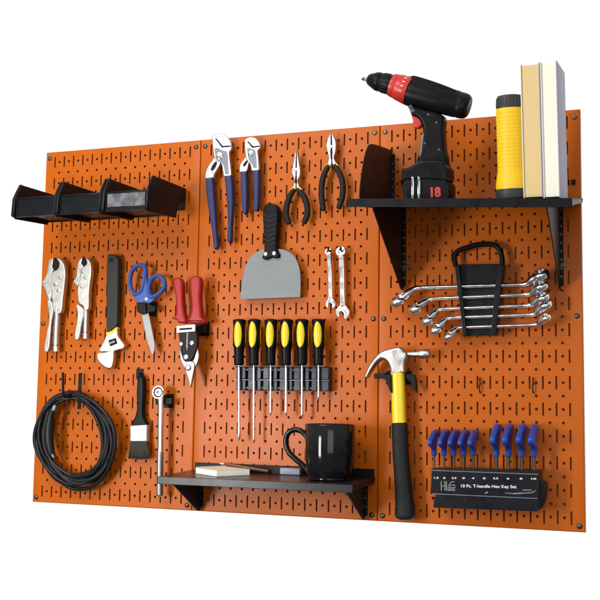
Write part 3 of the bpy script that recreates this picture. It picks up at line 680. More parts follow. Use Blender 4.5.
# ------------------------------------------------------------------ tongue and groove pliers
c = crop(195, 125, 4.615)
def tg_pliers(label, head, arm, slot_, bolt, teeth, facet, lh, rh, d):
    x, y = bolt[:2]; b0 = at(x, y, 0); t = Thing('groove_pliers', label, 'pliers', (b0.x, -.3, b0.z), 'blue handled groove joint pliers')
    q = MB(); q.plate(spline(arm, 4), d - .12, .3, .05); a = t.part('lower_jaw_arm', q, PLIER)
    q = MB(); q.plate(spline(slot_, 3), d - .11, .1, .01); t.part('adjusting_slot', q, GAP, a)
    q = MB(); q.plate(spline(head, 4), d, .3, .07); u = t.part('upper_jaw_arm', q, PLIER)
    q = MB(); q.plate(spline(facet, 3), d + .004, .08, .004); t.part('ground_facet', q, FACET, u)
    q = MB(); q.plate(teeth, d + .012, .08, .004); t.part('jaw_gap', q, GAP, u)
    q = MB(); q.disc(x, y, d - .01, bolt[2], .12); t.part('pivot_bolt', q, CHROME)
    for hnd in (lh, rh):
        q = MB(); q.plate(spline(hnd, 4), d + .06, .46, .15, 4); t.part('handle', q, NAVY)
tg_pliers('larger pair of blue handled groove joint pliers beside the panel seam',
    c([(78, 60), (84, 46), (104, 40), (128, 42), (152, 60), (166, 84), (168, 112), (158, 128), (163, 180), (166, 240), (134, 242), (122, 185), (110, 168), (94, 160), (84, 130)]),
    c([(88, 150), (106, 158), (118, 172), (108, 196), (90, 226), (80, 250), (48, 250), (50, 212), (64, 184), (78, 166)]),
    c([(96, 168), (102, 176), (90, 202), (76, 212), (74, 200), (84, 180)]), (195 + 112 / 4.615, 125 + 143 / 4.615, 3.6),
    c([(92, 62), (98, 60), (128, 96), (164, 94), (166, 100), (124, 104)]), c([(90, 108, 1), (104, 106), (124, 116), (148, 126), (153, 180), (156, 226, 1), (140, 228, 1), (132, 190), (118, 168), (100, 154), (92, 132)]),
    c([(47, 243, 1), (80, 240, 1), (84, 300), (92, 400), (99, 500), (104, 558), (96, 571), (85, 566), (76, 490), (62, 400), (51, 320)]),
    c([(134, 233, 1), (166, 229, 1), (173, 300), (173, 380), (168, 460), (166, 530), (156, 546), (147, 524), (150, 440), (145, 350)]), .95)
tg_pliers('smaller pair of blue handled groove joint pliers above the wide scraper',
    c([(228, 76), (238, 61), (256, 55), (278, 60), (298, 84), (301, 106), (290, 120), (293, 160), (294, 212), (263, 214), (254, 184), (240, 165), (232, 140)]),
    c([(236, 146), (250, 162), (246, 186), (236, 216), (207, 218), (207, 186), (222, 162)]),
    c([(238, 162), (244, 166), (236, 184), (224, 192), (222, 182)]), (195 + 258 / 4.615, 125 + 131 / 4.615, 2.8),
    c([(240, 76), (246, 74), (268, 98), (297, 94), (299, 100), (264, 106)]), c([(240, 104, 1), (256, 108), (278, 118), (284, 160), (286, 198, 1), (270, 200, 1), (260, 178), (246, 156)]),
    c([(207, 213, 1), (236, 211, 1), (239, 290), (239, 370), (237, 402), (226, 412), (216, 384), (210, 320)]),
    c([(263, 207, 1), (294, 204, 1), (294, 290), (291, 380), (281, 396), (269, 384), (266, 310)]), .9)

# ------------------------------------------------------------------ needle nose and diagonal pliers
c = crop(275, 125, 5.45)
def slim_pliers(name, label, jaw, seam, trims, handles, hr, bolt, d):
    x, y = bolt[:2]; b0 = at(x, y, 0); t = Thing(name, label, 'pliers', (b0.x, -.3, b0.z), 'black handled pliers')
    for nm, o in jaw:
        q = MB(); q.plate(spline(o, 4), d - .04, .3, .07); t.part(nm, q, PLIER)
    q = MB()
    for sm in seam: q.plate(sm, d - .025, .06, .002)
    t.part('jaw_gap', q, GAP)
    q = MB(); q.disc(*bolt[:2], d - .05, bolt[2], .07); t.part('pivot_bolt', q, CHROME)
    for tr in trims: q = MB(); q.plate(spline(tr, 3), d + .02, .36, .08); t.part('grip_collar', q, YELTRIM)
    for pth in handles:
        p = spline(pth, 5, False); r0 = hr / 5.45 * inch(x, y, d); n = len(p)
        q = MB(); q.tube([at(a, b, d - .12) for a, b in p], [r0 * (.82 + .18 * min(1, k / (n * .3))) * (1 - .12 * max(0, (k / n - .8) * 5)) for k in range(n)], 14, flat=.95); t.part('handle', q, RUBBER)
slim_pliers('needle_nose_pliers', 'black handled pliers with long thin tapering nose pointing up',
    [('jaw', c([(116, 130, 1), (107, 160), (97, 215), (90, 252), (95, 276), (104, 305), (96, 338), (114, 342), (114, 250)])),
     ('jaw', c([(118, 130, 1), (124, 160), (132, 210), (138, 248), (136, 276), (125, 305), (134, 340), (116, 342), (116, 250)]))],
    [c([(114.5, 140), (117, 140), (116.5, 230), (114, 230)]), c([(110, 278), (118, 278), (121, 312), (114, 324), (107, 312)])],
    [c([(82, 352), (98, 336), (112, 340), (106, 354)]), c([(118, 340), (132, 336), (146, 352), (124, 354)])],
    [c([(104, 352), (80, 392), (65, 440), (62, 490), (76, 535)]), c([(126, 352), (158, 390), (174, 435), (176, 490), (158, 532)])], 16, (275 + 113 / 5.45, 125 + 245 / 5.45, 2.0), .9)
slim_pliers('diagonal_pliers', 'black handled pliers with short blunt jaws, above the end of the upper shelf',
    [('jaw', c([(305, 45, 1), (288, 70), (278, 105), (284, 145), (291, 180), (284, 222), (308, 216), (306, 120)])),
     ('jaw', c([(307, 45, 1), (324, 70), (333, 105), (330, 145), (322, 180), (338, 218), (312, 216), (309, 120)]))],
    [c([(305, 50), (307.5, 50), (309, 110), (305, 110)]), c([(300, 135), (312, 128), (314, 150), (309, 185), (303, 185)])],
    [c([(272, 220), (286, 208), (302, 214), (296, 230)]), c([(316, 214), (332, 206), (344, 218), (326, 230)])],
    [c([(292, 222), (266, 275), (254, 340), (255, 400), (264, 462)]), c([(326, 220), (356, 270), (370, 330), (366, 395), (348, 452)])], 16, (275 + 306 / 5.45, 125 + 118 / 5.45, 1.6), .9)

# ------------------------------------------------------------------ wide scraper
c = crop(230, 195, 5.45); d = .8
b0 = at(270, 260, 0); t = Thing('putty_knife', 'wide grey steel putty knife with black ribbed handle hanging blade down', 'putty knife', (b0.x, -.3, b0.z))
q = MB(); q.plate(spline(c([(55, 569, 1), (60, 520), (66, 470), (80, 400), (108, 342), (150, 308), (185, 296), (270, 294), (318, 309), (354, 340), (377, 395), (384, 460), (383, 556, 1)]), 5), d, .07, .015); t.part('blade', q, SCRAPER)
q = MB(); q.plate(spline(c([(184, 62), (200, 46), (236, 46), (257, 64), (263, 110), (257, 200), (252, 285), (268, 328), (256, 343), (226, 340), (196, 351), (173, 341), (184, 300), (181, 200), (177, 110)]), 5), d + .32, .72, .17, 5); hd = t.part('handle', q, BLACKP)
for k in range(7):
    y = 108 + k * 26; xl, xr = 182, 255 - k * 1.2
    q = MB(); q.plate(c([(xl, y - 8), ((xl + xr) / 2 - 10, y + 8), (xr, y - 8), (xr, y + 3), ((xl + xr) / 2 - 10, y + 19), (xl, y + 3)]), d + .37, .1, .03); t.part('grip_rib', q, RUBBER, hd)
q = MB(); q.disc(230 + 226 / 5.45, 195 + 72 / 5.45, d + .31, 1.7, .02, .3); t.part('hanging_hole', q, GAP, hd)
for x, y in ((194, 322), (240, 318)):
    q = MB(); q.disc(230 + x / 5.45, 195 + y / 5.45, d + .3, 1.9, .06); t.part('rivet', q, SATIN, hd)

# ------------------------------------------------------------------ two combination wrenches
c = crop(315, 235, 6.66)
def combo(label, ring, shaft, jaw, d):
    x, y, ro, ri = ring; I = inch(x, y, d); b0 = at(x, y, 0); t = Thing('combination_wrench', label, 'wrench', (b0.x, -.3, b0.z), 'small wrenches hung in a pair')
    q = MB(); q.ring(at(x, y, d - .1), (-.05, -1, .1), ro * I, ri * I, .3, 28); t.part('ring_end', q, CHROME)
    q = MB(); q.plate(spline(shaft, 3), d, .2, .07); t.part('shaft', q, CHROME)
    q = MB(); q.plate(spline(jaw, 3), d, .22, .05); t.part('open_end', q, CHROME)
    q = MB(); q.tube([at(x + .3, y - .5, .02), at(x - .2, y - 1.6, d + .25), at(x - .6, y - 4.6, d + .4)], .09, 8, up=(1, 0, 0))
    single('peg_hook', q, BLACKM, b0, 'short black peg hook through the ' + ('smaller' if ro < 4 else 'larger') + ' small wrench', 'hook', 'black metal hooks fixed to the board')
combo('smaller of the two silver wrenches hanging below the pliers', (315 + 91 / 6.66, 235 + 112 / 6.66, 3.4, 1.9),
    c([(77, 128, 1), (104, 128, 1), (112, 250), (114, 340), (117, 435, 1), (86, 435, 1), (86, 340), (82, 250)]),
    c([(88, 420), (114, 420), (133, 445), (134, 472), (121, 490, 1), (113, 482), (112, 460), (101, 452), (89, 460), (89, 486, 1), (73, 472), (70, 448)]), .75)
combo('larger of the two silver wrenches hanging below the pliers', (315 + 174 / 6.66, 235 + 111 / 6.66, 4.9, 2.9),
    c([(154, 140, 1), (192, 140, 1), (195, 250), (196, 380), (199, 480, 1), (164, 480, 1), (164, 380), (160, 250)]),
    c([(164, 468), (200, 468), (225, 495), (226, 530), (206, 562, 1), (193, 548), (190, 520), (176, 508), (162, 518), (163, 549, 1), (143, 530), (138, 498)]), .75)

# ------------------------------------------------------------------ screwdriver rack and six screwdrivers
c = crop(225, 310, 5.455); d = 1.75
b0 = at(285, 378, 0); t = Thing('screwdriver_rack', 'blue black plastic rack holding six screwdrivers in a row', 'tool rack', (b0.x, -.2, b0.z))
A, B, Cc, D_ = at(236, 367, 1.0), at(328.5, 367, 1.0), at(328.5, 391, 1.0), at(237, 391.5, 1.0)
q = MB(); q.box(A.x, B.x, .02, .2, Cc.z, A.z, .03); q.box(A.x, B.x, .1, d - .85, A.z - .32, A.z - .1, .04); q.box(A.x + .05, B.x - .1, .1, d - .2, A.z - .02, A.z + .05, .02); q.box(A.x + .1, B.x - .1, .1, d - .95, Cc.z + .1, Cc.z + .3, .03); rk = t.part('back_rail', q, RACKP)
sx_ = [(76, 110), (157, 192), (250, 0), (333, 0), (420, 0), (510, 0)]
edges = [60, 112, 124, 196, 206, 240, 258, 284, 296, 366, 374, 410, 432, 458, 470, 500, 515, 565]
for k in range(0, len(edges), 2):
    q = MB(); a, b = at(225 + edges[k] / 5.455, 367, 1.0).x, at(225 + edges[k + 1] / 5.455, 367, 1.0).x
    q.box(a, b, .15, d - .80, A.z - 1.0, A.z, .05); q.box(a, b, .15, d - .84, Cc.z, A.z - 1.08, .05)
    t.part('front_block', q, RACKP)
q = MB(); q.box(A.x - .35, B.x + .05, d - .86, d - .78, A.z - 1.09, A.z - 1.03, .01); t.part('wire_rail', q, DARKST)
tips = [440.5, 443.3, 415.8, 416.2, 418.5, 400.3]
tops = [79, 161, 252, 336, 420, 510]; bots = [76, 157, 249, 333, 420, 510]
yel = [68, 152, 240, 327, 410, 502]
names = ['screwdriver hanging first from the left in the rack, long flat blade', 'screwdriver hanging second from the left in the rack, longest shaft of all',
         'screwdriver hanging third from the left in the rack, medium shaft', 'screwdriver hanging fourth from the left in the rack, medium shaft',
         'screwdriver hanging fifth from the left in the rack, medium shaft', 'screwdriver hanging at the right end of the rack, shortest shaft']
for i in range(6):
    a = at(225 + tops[i] / 5.455, 310 + 50 / 5.455, d - .55); b = at(225 + bots[i] / 5.455, 310 + 302 / 5.455, d - .55)
    I = inch(280, 345, d); Lh = (b - a).length; u = Lh / 252
    t = Thing('screwdriver', 'yellow handled ' + names[i], 'screwdriver', b, 'six screwdrivers in the rack')
    I *= 1.04; f = lambda y, r: ((y - 50) * u, r / 5.455 * I)
    q = MB(); q.lathe(a, b, [f(50, 20), f(53, 29), f(58, 33), f(68, 33), f(85, 30), f(110, 30.5), f(150, 31.5), f(185, 31), f(210, 27), f(235, 24.5), f(262, 24.5), f(285, 25), f(296, 25), f(302, 18)], 28); hd = t.part('handle', q, BLACKP)
    q = MB(); ax = (b - a).normalized(); n = 18; ys = [66 + (207 - 66) * k / n for k in range(n + 1)]
    off = (.02, -.06, .04, 0, -.04, .07)[i]
    for side_ in (.09, 2.2, 4.3):      # three yellow insets round the handle, one facing the viewer
        vs = []; fs = []; m = 8
        for k, y in enumerate(ys):
            half = .70 * math.sqrt(max(0, 1 - ((y - 136) / 70.6) ** 2)) * (1 if side_ == .09 else .9)
            base_r = 31.2 if y > 85 else 30.1 + (85 - y) * .14
            for j in range(m + 1):
                g = side_ + off + half * (2 * j / m - 1); rr = (base_r + 2.2 * (1 - (2 * j / m - 1) ** 4)) / 5.455 * I
                vs.append(a + ax * ((y - 50) * u) + Vector((1, 0, 0)) * rr * math.sin(g) + Vector((0, -1, 0)) * rr * math.cos(g))
        for k in range(n):
            for j in range(m): w0 = k * (m + 1) + j; fs.append([w0, w0 + 1, w0 + m + 2, w0 + m + 1])
        q.add(vs, fs)
    t.part('yellow_inset', q, YELLOW, hd)
    tip = at(225 + bots[i] / 5.455 + (.1 if i < 2 else 0), tips[i], d - .62); rs = (7.2, 7.0, 6.0, 7.0, 7.6, 6.0)[i] / 5.455 * I * .82
    q = MB(); Ls = (tip - b).length
    if i == 0: q.tube([b, b + (tip - b) * .78, b + (tip - b) * .86, b + (tip - b) * .92, tip], [rs, rs, rs * 1.4, rs * 1.5, rs * .9], 12, cap=False)
    else: q.lathe(b, tip, [(-.3, rs), (Ls - .35, rs), (Ls - .12, rs * .85), (Ls, rs * .3)], 14)
    t.part('shaft', q, CHROME)

# ------------------------------------------------------------------ things on the lower shelf
zf = lambda d: zl(0, d) + .012
t = Thing('notepad', 'small white notepad with cream cover lying on the lower shelf', 'notepad', (19.5, -2.6, zf(2.6)))
def corner(px, py, h):            # where a corner seen in the photograph meets the height zf+h
    d = 2.0
    for _ in range(30):
        p = at(px, py, d); err = p.z - (zl(0, d) + h); d += err * 3.0
        d = min(max(d, .2), 5.8)
    return p
P0 = [(17.55, -2.9), (20.2, -4.6), (22.1, -2.4), (19.3, -.8)]
q = MB(); q.prism([(x, y, zf(-y) + .44) for x, y in P0], (0, 0, -1), .43, .02, 2); pb = t.part('page_block', q, PAPER)
q = MB(); q.prism([(x, y, zf(-y) + .475) for x, y in P0], (0, 0, -1), .03, .008, 2); t.part('cover', q, PADTOP)
q = MB(); a, b = Vector((*P0[0], zf(2.9) + .47)), Vector((*P0[3], zf(.8) + .47))
for k in range(13):
    p = a + (b - a) * ((k + .5) / 13); q.tube([p + Vector((.06 * math.cos(g), .1 * math.cos(g), -.06 + .13 * math.sin(g))) for g in [2 * math.pi * j / 8 for j in range(8)]], .022, 6, True)
t.part('spiral_binding', q, WHITE)
q = MB(); q.tube([(19.0, -.55, zf(.5) + .62), (22.9, -.45, zf(.45) + .16)], .13, 6, up=(0, 0, 1)); 
t = Thing('pencil', 'brown pencil leaning on the notepad along the back of the shelf', 'pencil', (21, -.5, zf(.5)))
t.part('body', q, PENCIL)
q = MB(); q.lathe((19.0, -.55, zf(.5) + .62), (18.5, -.56, zf(.5) + .68), [(0, .12), (.4, .03), (.45, .005)], 10); t.part('tip', q, PADTOP)
q = MB(); z0 = zf(.9); p, r = at(280.5, 472, .9).x, at(297, 472, .9).x
q.box(p, p + 1.75, .35, 1.1, z0, z0 + .55, .07); single('plastic_box', q, TAPEG, ((p + r) / 2, -.8, z0), 'small low grey box at the back of the lower shelf behind the mug handle', 'box')
md = 3.1; mc = Vector((at(330, 455, md).x, -md, zf(md)))
t = Thing('mug', 'glossy black ceramic mug with handle to the left, on the lower shelf', 'mug', mc)
I = inch(330, 450, md); rt = 23.6 * I; hm = 4.28; wl = .17
q = MB(); q.lathe(mc, mc + Vector((0, 0, 1)), [(0, rt * .70), (.0, rt * .80), (.06, rt * .84), (.14, rt * .83), (.3, rt * .87), (.7, rt * .93), (1.4, rt * .985), (2.2, rt), (hm - .1, rt), (hm - .02, rt - .04), (hm, rt - .08), (hm - .03, rt - wl), (hm - .3, rt - wl), (.6, rt - wl - .1), (.3, rt * .6), (.28, .02)], 56); t.part('body', q, GLAZE, sharp=50)
cm = crop(275, 415, 5.4545)
P = [at(x, y, md) for x, y in cm([(180, 128), (160, 100), (128, 82), (92, 84), (65, 112), (60, 160), (78, 205), (112, 240), (150, 272), (188, 312)])]
q = MB(); q.tube(spline3(P, 4), [.30 if k in (0, 36) else .22 for k in range(37)], 14, flat=1.25); t.part('handle', q, GLAZE)

# ------------------------------------------------------------------ things on the upper shelf
TL = math.tan(R(9)); c = crop(355, 60, 4.8)
dx_, dd_ = 37.3, 5.2; LN = (zs(dx_, dd_), TL)
t = Thing('cordless_drill', 'black and red cordless drill standing on the upper shelf, chuck pointing left', 'drill', (dx_, -dd_, zs(dx_, dd_)))
def ax_pt(x, y): return at(355 + x / 4.8, 60 + y / 4.8, dd_, LN)
I = inch(420, 110, 6.2)
def axis_lathe(a, b, prof, n=32, sx=1.0):
    pa, pb = ax_pt(*a), ax_pt(*b); Lx = (pb - pa).length; q = MB()
    return q.lathe(pa, pb, [(f * Lx, r / 4.8 * I) for f, r in prof], n, sx)
t.part('drive_bit', axis_lathe((32, 91), (70, 92), [(0, 4), (.2, 8), (.5, 9), (.52, 6), (1, 6)], 12), DARKST)
q = axis_lathe((48, 88), (74, 98), [(0, 9), (.2, 14), (.8, 20), (1, 22), (1.2, 20)], 24); t.part('chuck_nose', q, CHROME)
q = axis_lathe((62, 92), (182, 121), [(0, 20), (.05, 27), (.30, 41), (.36, 44), (.5, 45), (.53, 43), (.56, 45), (.9, 47), (1.0, 46)]); ck = t.part('chuck', q, BLACKP)
q = MB()
pa, pb = ax_pt(62, 92), ax_pt(182, 121); tt = (pb - pa).normalized(); uu = Vector((0, -1, 0)); uu = (uu - tt * uu.dot(tt)).normalized(); ss = tt.cross(uu)
for k in range(22):
    g = 2 * math.pi * k / 22; rr = 45.5 / 4.8 * I; dv = ss * math.cos(g) + uu * math.sin(g)
    q.tube([pa + (pb - pa) * .6 + dv * rr, pa + (pb - pa) * .86 + dv * rr * 1.03], .035, 6)
t.part('chuck_ribs', q, RUBBER, ck)
q = axis_lathe((176, 119), (262, 149), [(0, 46), (.02, 54), (.25, 57), (.3, 55), (.35, 60), (.95, 68), (1, 66)]); co = t.part('torque_collar', q, REDP)
q = MB(); pa, pb = ax_pt(176, 119), ax_pt(262, 149); tt = (pb - pa).normalized(); uu = Vector((0, -1, 0)); uu = (uu - tt * uu.dot(tt)).normalized(); ss = tt.cross(uu)
for g in (.2, .55, .9, 1.25, 1.6, 1.95):
    dv = -ss * math.cos(g) + uu * math.sin(g); dv = dv if (dv.y < 0) else -dv
    cpt = pa + (pb - pa) * .72 + dv * 65.2 / 4.8 * I
    q.tube([cpt - tt * .09, cpt + tt * .09], .035, 6)
t.part('collar_marks', q, PRINT, co)
q = axis_lathe((256, 150), (548, 228), [(0, 62), (.01, 66), (.1, 68), (.5, 64), (.8, 62), (.83, 59), (.85, 61), (.93, 59), (.97, 54), (1.0, 44)], 36, .92); t.part('motor_housing', q, BLACKP)
pl = lambda o, d0, th, b, n=4, sp=4: MB().plate(spline(c(o), sp) if sp else c(o), dd_ + d0, th, b, n, LN, b)
t.part('housing_rail', pl([(270, 76), (300, 78), (400, 110), (480, 142), (476, 152), (400, 130), (272, 96)], .55, 1.5, .1), BLACKP)
t.part('handle', pl([(262, 222), (330, 235), (420, 266), (422, 330), (427, 420), (432, 500), (302, 500), (306, 440), (314, 380), (322, 330), (300, 280), (268, 262)], .72, 1.44, .3), BLACKP)
t.part('grip_strip', pl([(321, 352), (331, 352), (321, 462), (309, 462)], .70, .3, .03, 2, 0), TAPEG)
t.part('trigger', pl([(270, 258), (306, 252), (322, 300), (306, 326), (278, 322), (276, 290)], .4, .8, .14), REDP)
t.part('direction_switch', pl([(252, 222), (270, 212), (292, 246), (272, 256)], .82, 1.64, .06, 3, 0), DARKST)
c = crop(390, 130, 8)
t.part('handle_foot', pl([(236, 246), (300, 236), (420, 244), (436, 280), (462, 312), (462, 388), (440, 402), (130, 400), (92, 440), (92, 318), (140, 298)], 1.25, 2.5, .22), BLACKP)
bt_ = pl([(100, 385), (442, 385), (442, 602), (132, 602), (112, 540), (96, 460)], 1.15, 2.3, .16, 3, 3); bty = t.part('battery', bt_, BLACKP)
for x in (181, 231):
    q = MB().plate(c([(x - 9, 375), (x + 9, 375), (x + 9, 560), (x - 9, 560)]), dd_ + 1.29, .2, .03, 2, LN); t.part('battery_latch', q, CHROME, bty)
for x, y in ((352, 262), (392, 300), (336, 400), (404, 430)):
    p = at(355 + x / 4.8, 60 + y / 4.8, dd_ + .70, LN); q = MB(); q.lathe(p, p + Vector((0, -1, 0)), [(-.03, .085), (.03, .085), (.035, .06), (.02, .05), (.02, .005)], 14); t.part('case_screw', q, DARKST)
cp = at(390 + 366 / 8, 130 + 497 / 8, dd_ + 1.16, LN)
text_part(t, 'voltage_number', '18', cp + Vector((0, -.02, 0)), (1, 0, 0), (0, -TL, 1), 10 * inch(430, 190, 6), REDPR, bty, .05, 10 * inch(430, 190, 6))
# flashlight
fx, fd = 43.75, 6.4; zb = zs(fx, fd); ca = Vector((fx, -fd, zb + .02)); up = Vector((0, -math.sin(R(9)), math.cos(R(9))))
t = Thing('flashlight', 'yellow flashlight with black ends standing lens down on the upper shelf', 'flashlight', ca)
u = 1.07 / 3.745 * inch(510, 150, 7.0); Lf = lambda y: (520 - y) * u
q = MB(); q.lathe(ca, ca + up, [(0, 52 * u), (.03, 57 * u), (Lf(500), 58 * u), (Lf(486), 57 * u), (Lf(484), 50 * u)], 40); t.part('lens_ring', q, CAPG)
prof = [(Lf(486), 56 * u), (Lf(470), 56.5 * u), (Lf(440), 52 * u), (Lf(425), 49 * u)]
for k in range(16): y = 420 - k * 13.2; prof += [(Lf(y), 48.6 * u), (Lf(y - 9.5), 48.6 * u), (Lf(y - 10.5), 47.8 * u), (Lf(y - 12.2), 47.8 * u)]
prof += [(Lf(204), 47 * u), (Lf(203), 44 * u)]
q = MB(); q.lathe(ca, ca + up, prof, 40); t.part('body', q, YELLOWR)
q = MB(); q.lathe(ca, ca + up, [(Lf(206), 44 * u), (Lf(204), 47 * u), (Lf(196), 47.5 * u), (Lf(178), 46 * u), (Lf(166), 45 * u), (Lf(160), 42 * u), (Lf(158), 36 * u)], 40); cpz = t.part('end_cap', q, CAPG)
q = MB()
for k in range(26):
    g = 2 * math.pi * k / 26; dv = Vector((math.cos(g), math.sin(g) * math.cos(R(9)), math.sin(g) * math.sin(R(9)))); q.tube([ca + up * Lf(198) + dv * 47 * u, ca + up * Lf(168) + dv * 45.2 * u], .035, 6)
t.part('cap_ribs', q, CAPG, cpz)
# books
def book(name, label, xl, xr, df, db, h, pagem, cov_l, cov_r, lean):
    z0 = zs((xl + xr) / 2, df) ; t = Thing(name, label, 'book', ((xl + xr) / 2, -df, z0), 'books standing on the upper shelf')
    fw = Vector((0, -math.cos(R(9)), -math.sin(R(9)))); up_ = Vector((lean, -math.sin(R(9)), math.cos(R(9)))).normalized(); X = Vector((1, 0, 0)); o = Vector((0, -df, z0 + .03))
    def blk(a, b, f0, f1, z0_, z1_, bv):
        q = MB(); q.prism([o + X * a + up_ * z0_ + fw * f1, o + X * b + up_ * z0_ + fw * f1, o + X * b + up_ * z1_ + fw * f1, o + X * a + up_ * z1_ + fw * f1], -fw, f1 - f0, bv, 2, bv); return q
    D = df - db; tb = .07
    t.part('page_block', blk(xl + tb, xr - tb, -D + .1, -.1, .08, h - .1, .02), pagem)
    t.part('cover', blk(xl, xl + tb, -D, 0, 0, h, .015), cov_l, label='front cover')
    t.part('cover', blk(xr - tb, xr, -D, 0, 0, h, .015), cov_r)
    t.part('spine', blk(xl, xr, -D - .08, -D + .02, 0, h, .03), cov_r)
book('book', 'thick book with yellowed page edges standing beside the flashlight', 44.78, 46.12, 8.2, 2.6, 9.27, PAGES, COVERW, COVERG, .0)
book('book', 'book with pale cream page edges and grey lilac cover, rightmost on the shelf', 46.16, 47.28, 8.3, 2.7, 9.33, WPAGES, COVERW, COVERP, .0)

# ------------------------------------------------------------------ offset wrench set
b0 = at(480, 300, 0); t = Thing('wrench_rack', 'black plastic wrench rack with arched carrying handle below the upper shelf', 'tool rack', (b0.x, -.3, b0.z))
cl = crop(390, 235, 5.45); cr = crop(470, 235, 5.45)
q = MB(); q.plate(cl([(366, 160)]) + cr([(164, 158), (134, 545)]) + cl([(406, 548)]), 1.0, .5, .05); t.part('backplate', q, STANDP)
arch = cl([(358, 168), (352, 120), (364, 92), (400, 74), (450, 60)]) + cr([(0, 62), (60, 50), (130, 54), (158, 76), (174, 120), (176, 160)])
q = MB(); P = [at(x, y, .8) for x, y in spline(arch, 4, False)]; q.tube(P, .20, 12, flat=1.1); t.part('carrying_handle', q, BLACKP)
for o in (cl([(352, 165), (378, 165), (420, 548), (398, 548)]), cr([(148, 158), (182, 160), (140, 545), (112, 545)])):
    q = MB(); q.plate(o, 1.6, 1.1, .05); t.part('side_rail', q, STANDP)
WS = [((415.7, 288), (526, 284.5), (398, 301), (540.6, 274.5), 7.6), ((429.5, 299), (529.6, 294.6), (415.7, 308.4), (540.6, 286.0), 7.0), ((438.6, 309.3), (530.5, 305.6), (427.6, 320.3), (542.5, 297.4), 6.4),
      ((447.8, 318), (534.2, 314.8), (436, 329.5), (545.2, 304.7), 6.2), ((457.9, 327.7), (537, 325), (448.7, 336), (545.6, 317.6), 5.0)]
wn = ['topmost and longest chrome offset wrench in the black rack', 'second chrome offset wrench from the top in the black rack', 'third chrome offset wrench from the top, in the middle of the rack',
      'fourth chrome offset wrench from the top in the black rack', 'lowest and shortest chrome offset wrench in the black rack']
for i, (lb, rb, lh, rh, rp) in enumerate(WS):
    d = 1.3; I = inch(480, 300, d) * 1.12; m_ = at((lb[0] + rb[0]) / 2, (lb[1] + rb[1]) / 2, d)
    t = Thing('offset_wrench', wn[i], 'wrench', m_, 'offset wrenches in the black rack')
    rs = (.105, .10, .095, .09, .085)[i] * 1.6
    pl_, pr_ = at(*lb, d), at(*rb, d); ql, qr = at(*lh, d + .25), at(*rh, d + .25)
    dl, dr = (ql - pl_), (qr - pr_); s = (pr_ - pl_).normalized(); hdr = rp * I
    P = [ql + (pl_ - ql).normalized() * hdr * .5, ql.lerp(pl_, .6), pl_ + (ql - pl_) * .12, pl_ + s * .18, pl_ + s * .6, pl_.lerp(pr_, .35), pl_.lerp(pr_, .65), pr_ - s * .6, pr_ - s * .18, pr_ + (qr - pr_) * .12, qr.lerp(pr_, .6), qr + (pr_ - qr).normalized() * hdr * .5]
    rads = [2.5, 2.0, 1.45, 1.2, 1, 1, 1, 1, 1.2, 1.45, 2.0, 2.5]
    q = MB(); pp = spline3(P, 3); n = len(pp)
    q.tube(pp, [rs * (rads[min(11, k // 3)] * (1 - (k % 3) / 3) + rads[min(11, k // 3 + 1)] * ((k % 3) / 3)) for k in range(n)], 12, flat=1.25); t.part('shaft', q, CHROME)
    for cpt, sg in ((ql, -1), (qr, 1)):
        q = MB(); axv = Vector((-.30, -.50, .80)).normalized(); hh = hdr * .95
        q.lathe(cpt - axv * hh / 2, cpt + axv, [(.02, hdr * .60), (0, hdr * .72), (hh * .1, hdr * .90), (hh * .3, hdr), (hh * .7, hdr), (hh * .9, hdr * .90), (hh, hdr * .72), (hh - .02, hdr * .60), (.02, hdr * .60)], 28); t.part('ring_end', q, CHROME)

# ------------------------------------------------------------------ hammer and its holder
c = crop(355, 335, 6.667); d = 1.6
b0 = at(400, 430, 0); t = Thing('claw_hammer', 'claw hammer with yellow and black handle hanging head up on the right panel', 'hammer', (b0.x, -.5, b0.z))
q = MB(); q.plate(spline(c([(63, 278, 1), (84, 218), (118, 160), (168, 112), (228, 91), (286, 80), (312, 87), (328, 110), (344, 118), (344, 150), (331, 185), (329, 248, 1), (236, 256, 1), (232, 225), (214, 182), (184, 163), (150, 180), (110, 230), (76, 288, 1)]), 4), d, .9, .22, 5, None, .22); t.part('claw_head', q, HSTEEL)
q = MB(); a, b = at(355 + 322 / 6.667, 335 + 130 / 6.667, d - .45), at(355 + 497 / 6.667, 335 + 126 / 6.667, d - .45); Lx = (b - a).length; I = inch(420, 355, d) / 6.667
q.lathe(a, b, [(0, 21 * I), (Lx * .2, 18 * I), (Lx * .48, 19 * I), (Lx * .60, 24 * I), (Lx * .70, 31 * I), (Lx * .95, 32 * I), (Lx, 29 * I)], 28); t.part('striking_face', q, HSTEEL)
ch = crop(370, 415, 5.22)
Y = lambda pts, m_: [at(*p, d - .45) for p in pts]
P = [at(355 + 284 / 6.667, 335 + 250 / 6.667, d - .45), at(355 + 288 / 6.667, 335 + 330 / 6.667, d - .45), at(355 + 292 / 6.667, 335 + 450 / 6.667, d - .45), at(370 + 154 / 5.22, 415 + 52 / 5.22, d - .45)]
I2 = inch(400, 420, d)
q = MB(); q.tube(spline3(P, 4), [45 / 6.667 * I2] * 13, 18, flat=.8, cap=False, power=.75); t.part('handle', q, YELLOW)
P = [at(*p, d - .45) for p in ch([(154, 50), (157, 120), (160, 200), (168, 300), (176, 400), (181, 470), (183, 524)])]
q = MB(); n = 6 * 4 + 1; rads = [41, 41, 41, 42, 44, 48, 52]
q.tube(spline3(P, 4), [(rads[min(6, k // 4)] * (1 - (k % 4) / 4) + rads[min(6, k // 4 + 1)] * ((k % 4) / 4)) / 5.22 * I2 for k in range(n)], 20, flat=.8, power=.8); t.part('rubber_grip', q, RUBBER)
q = MB()
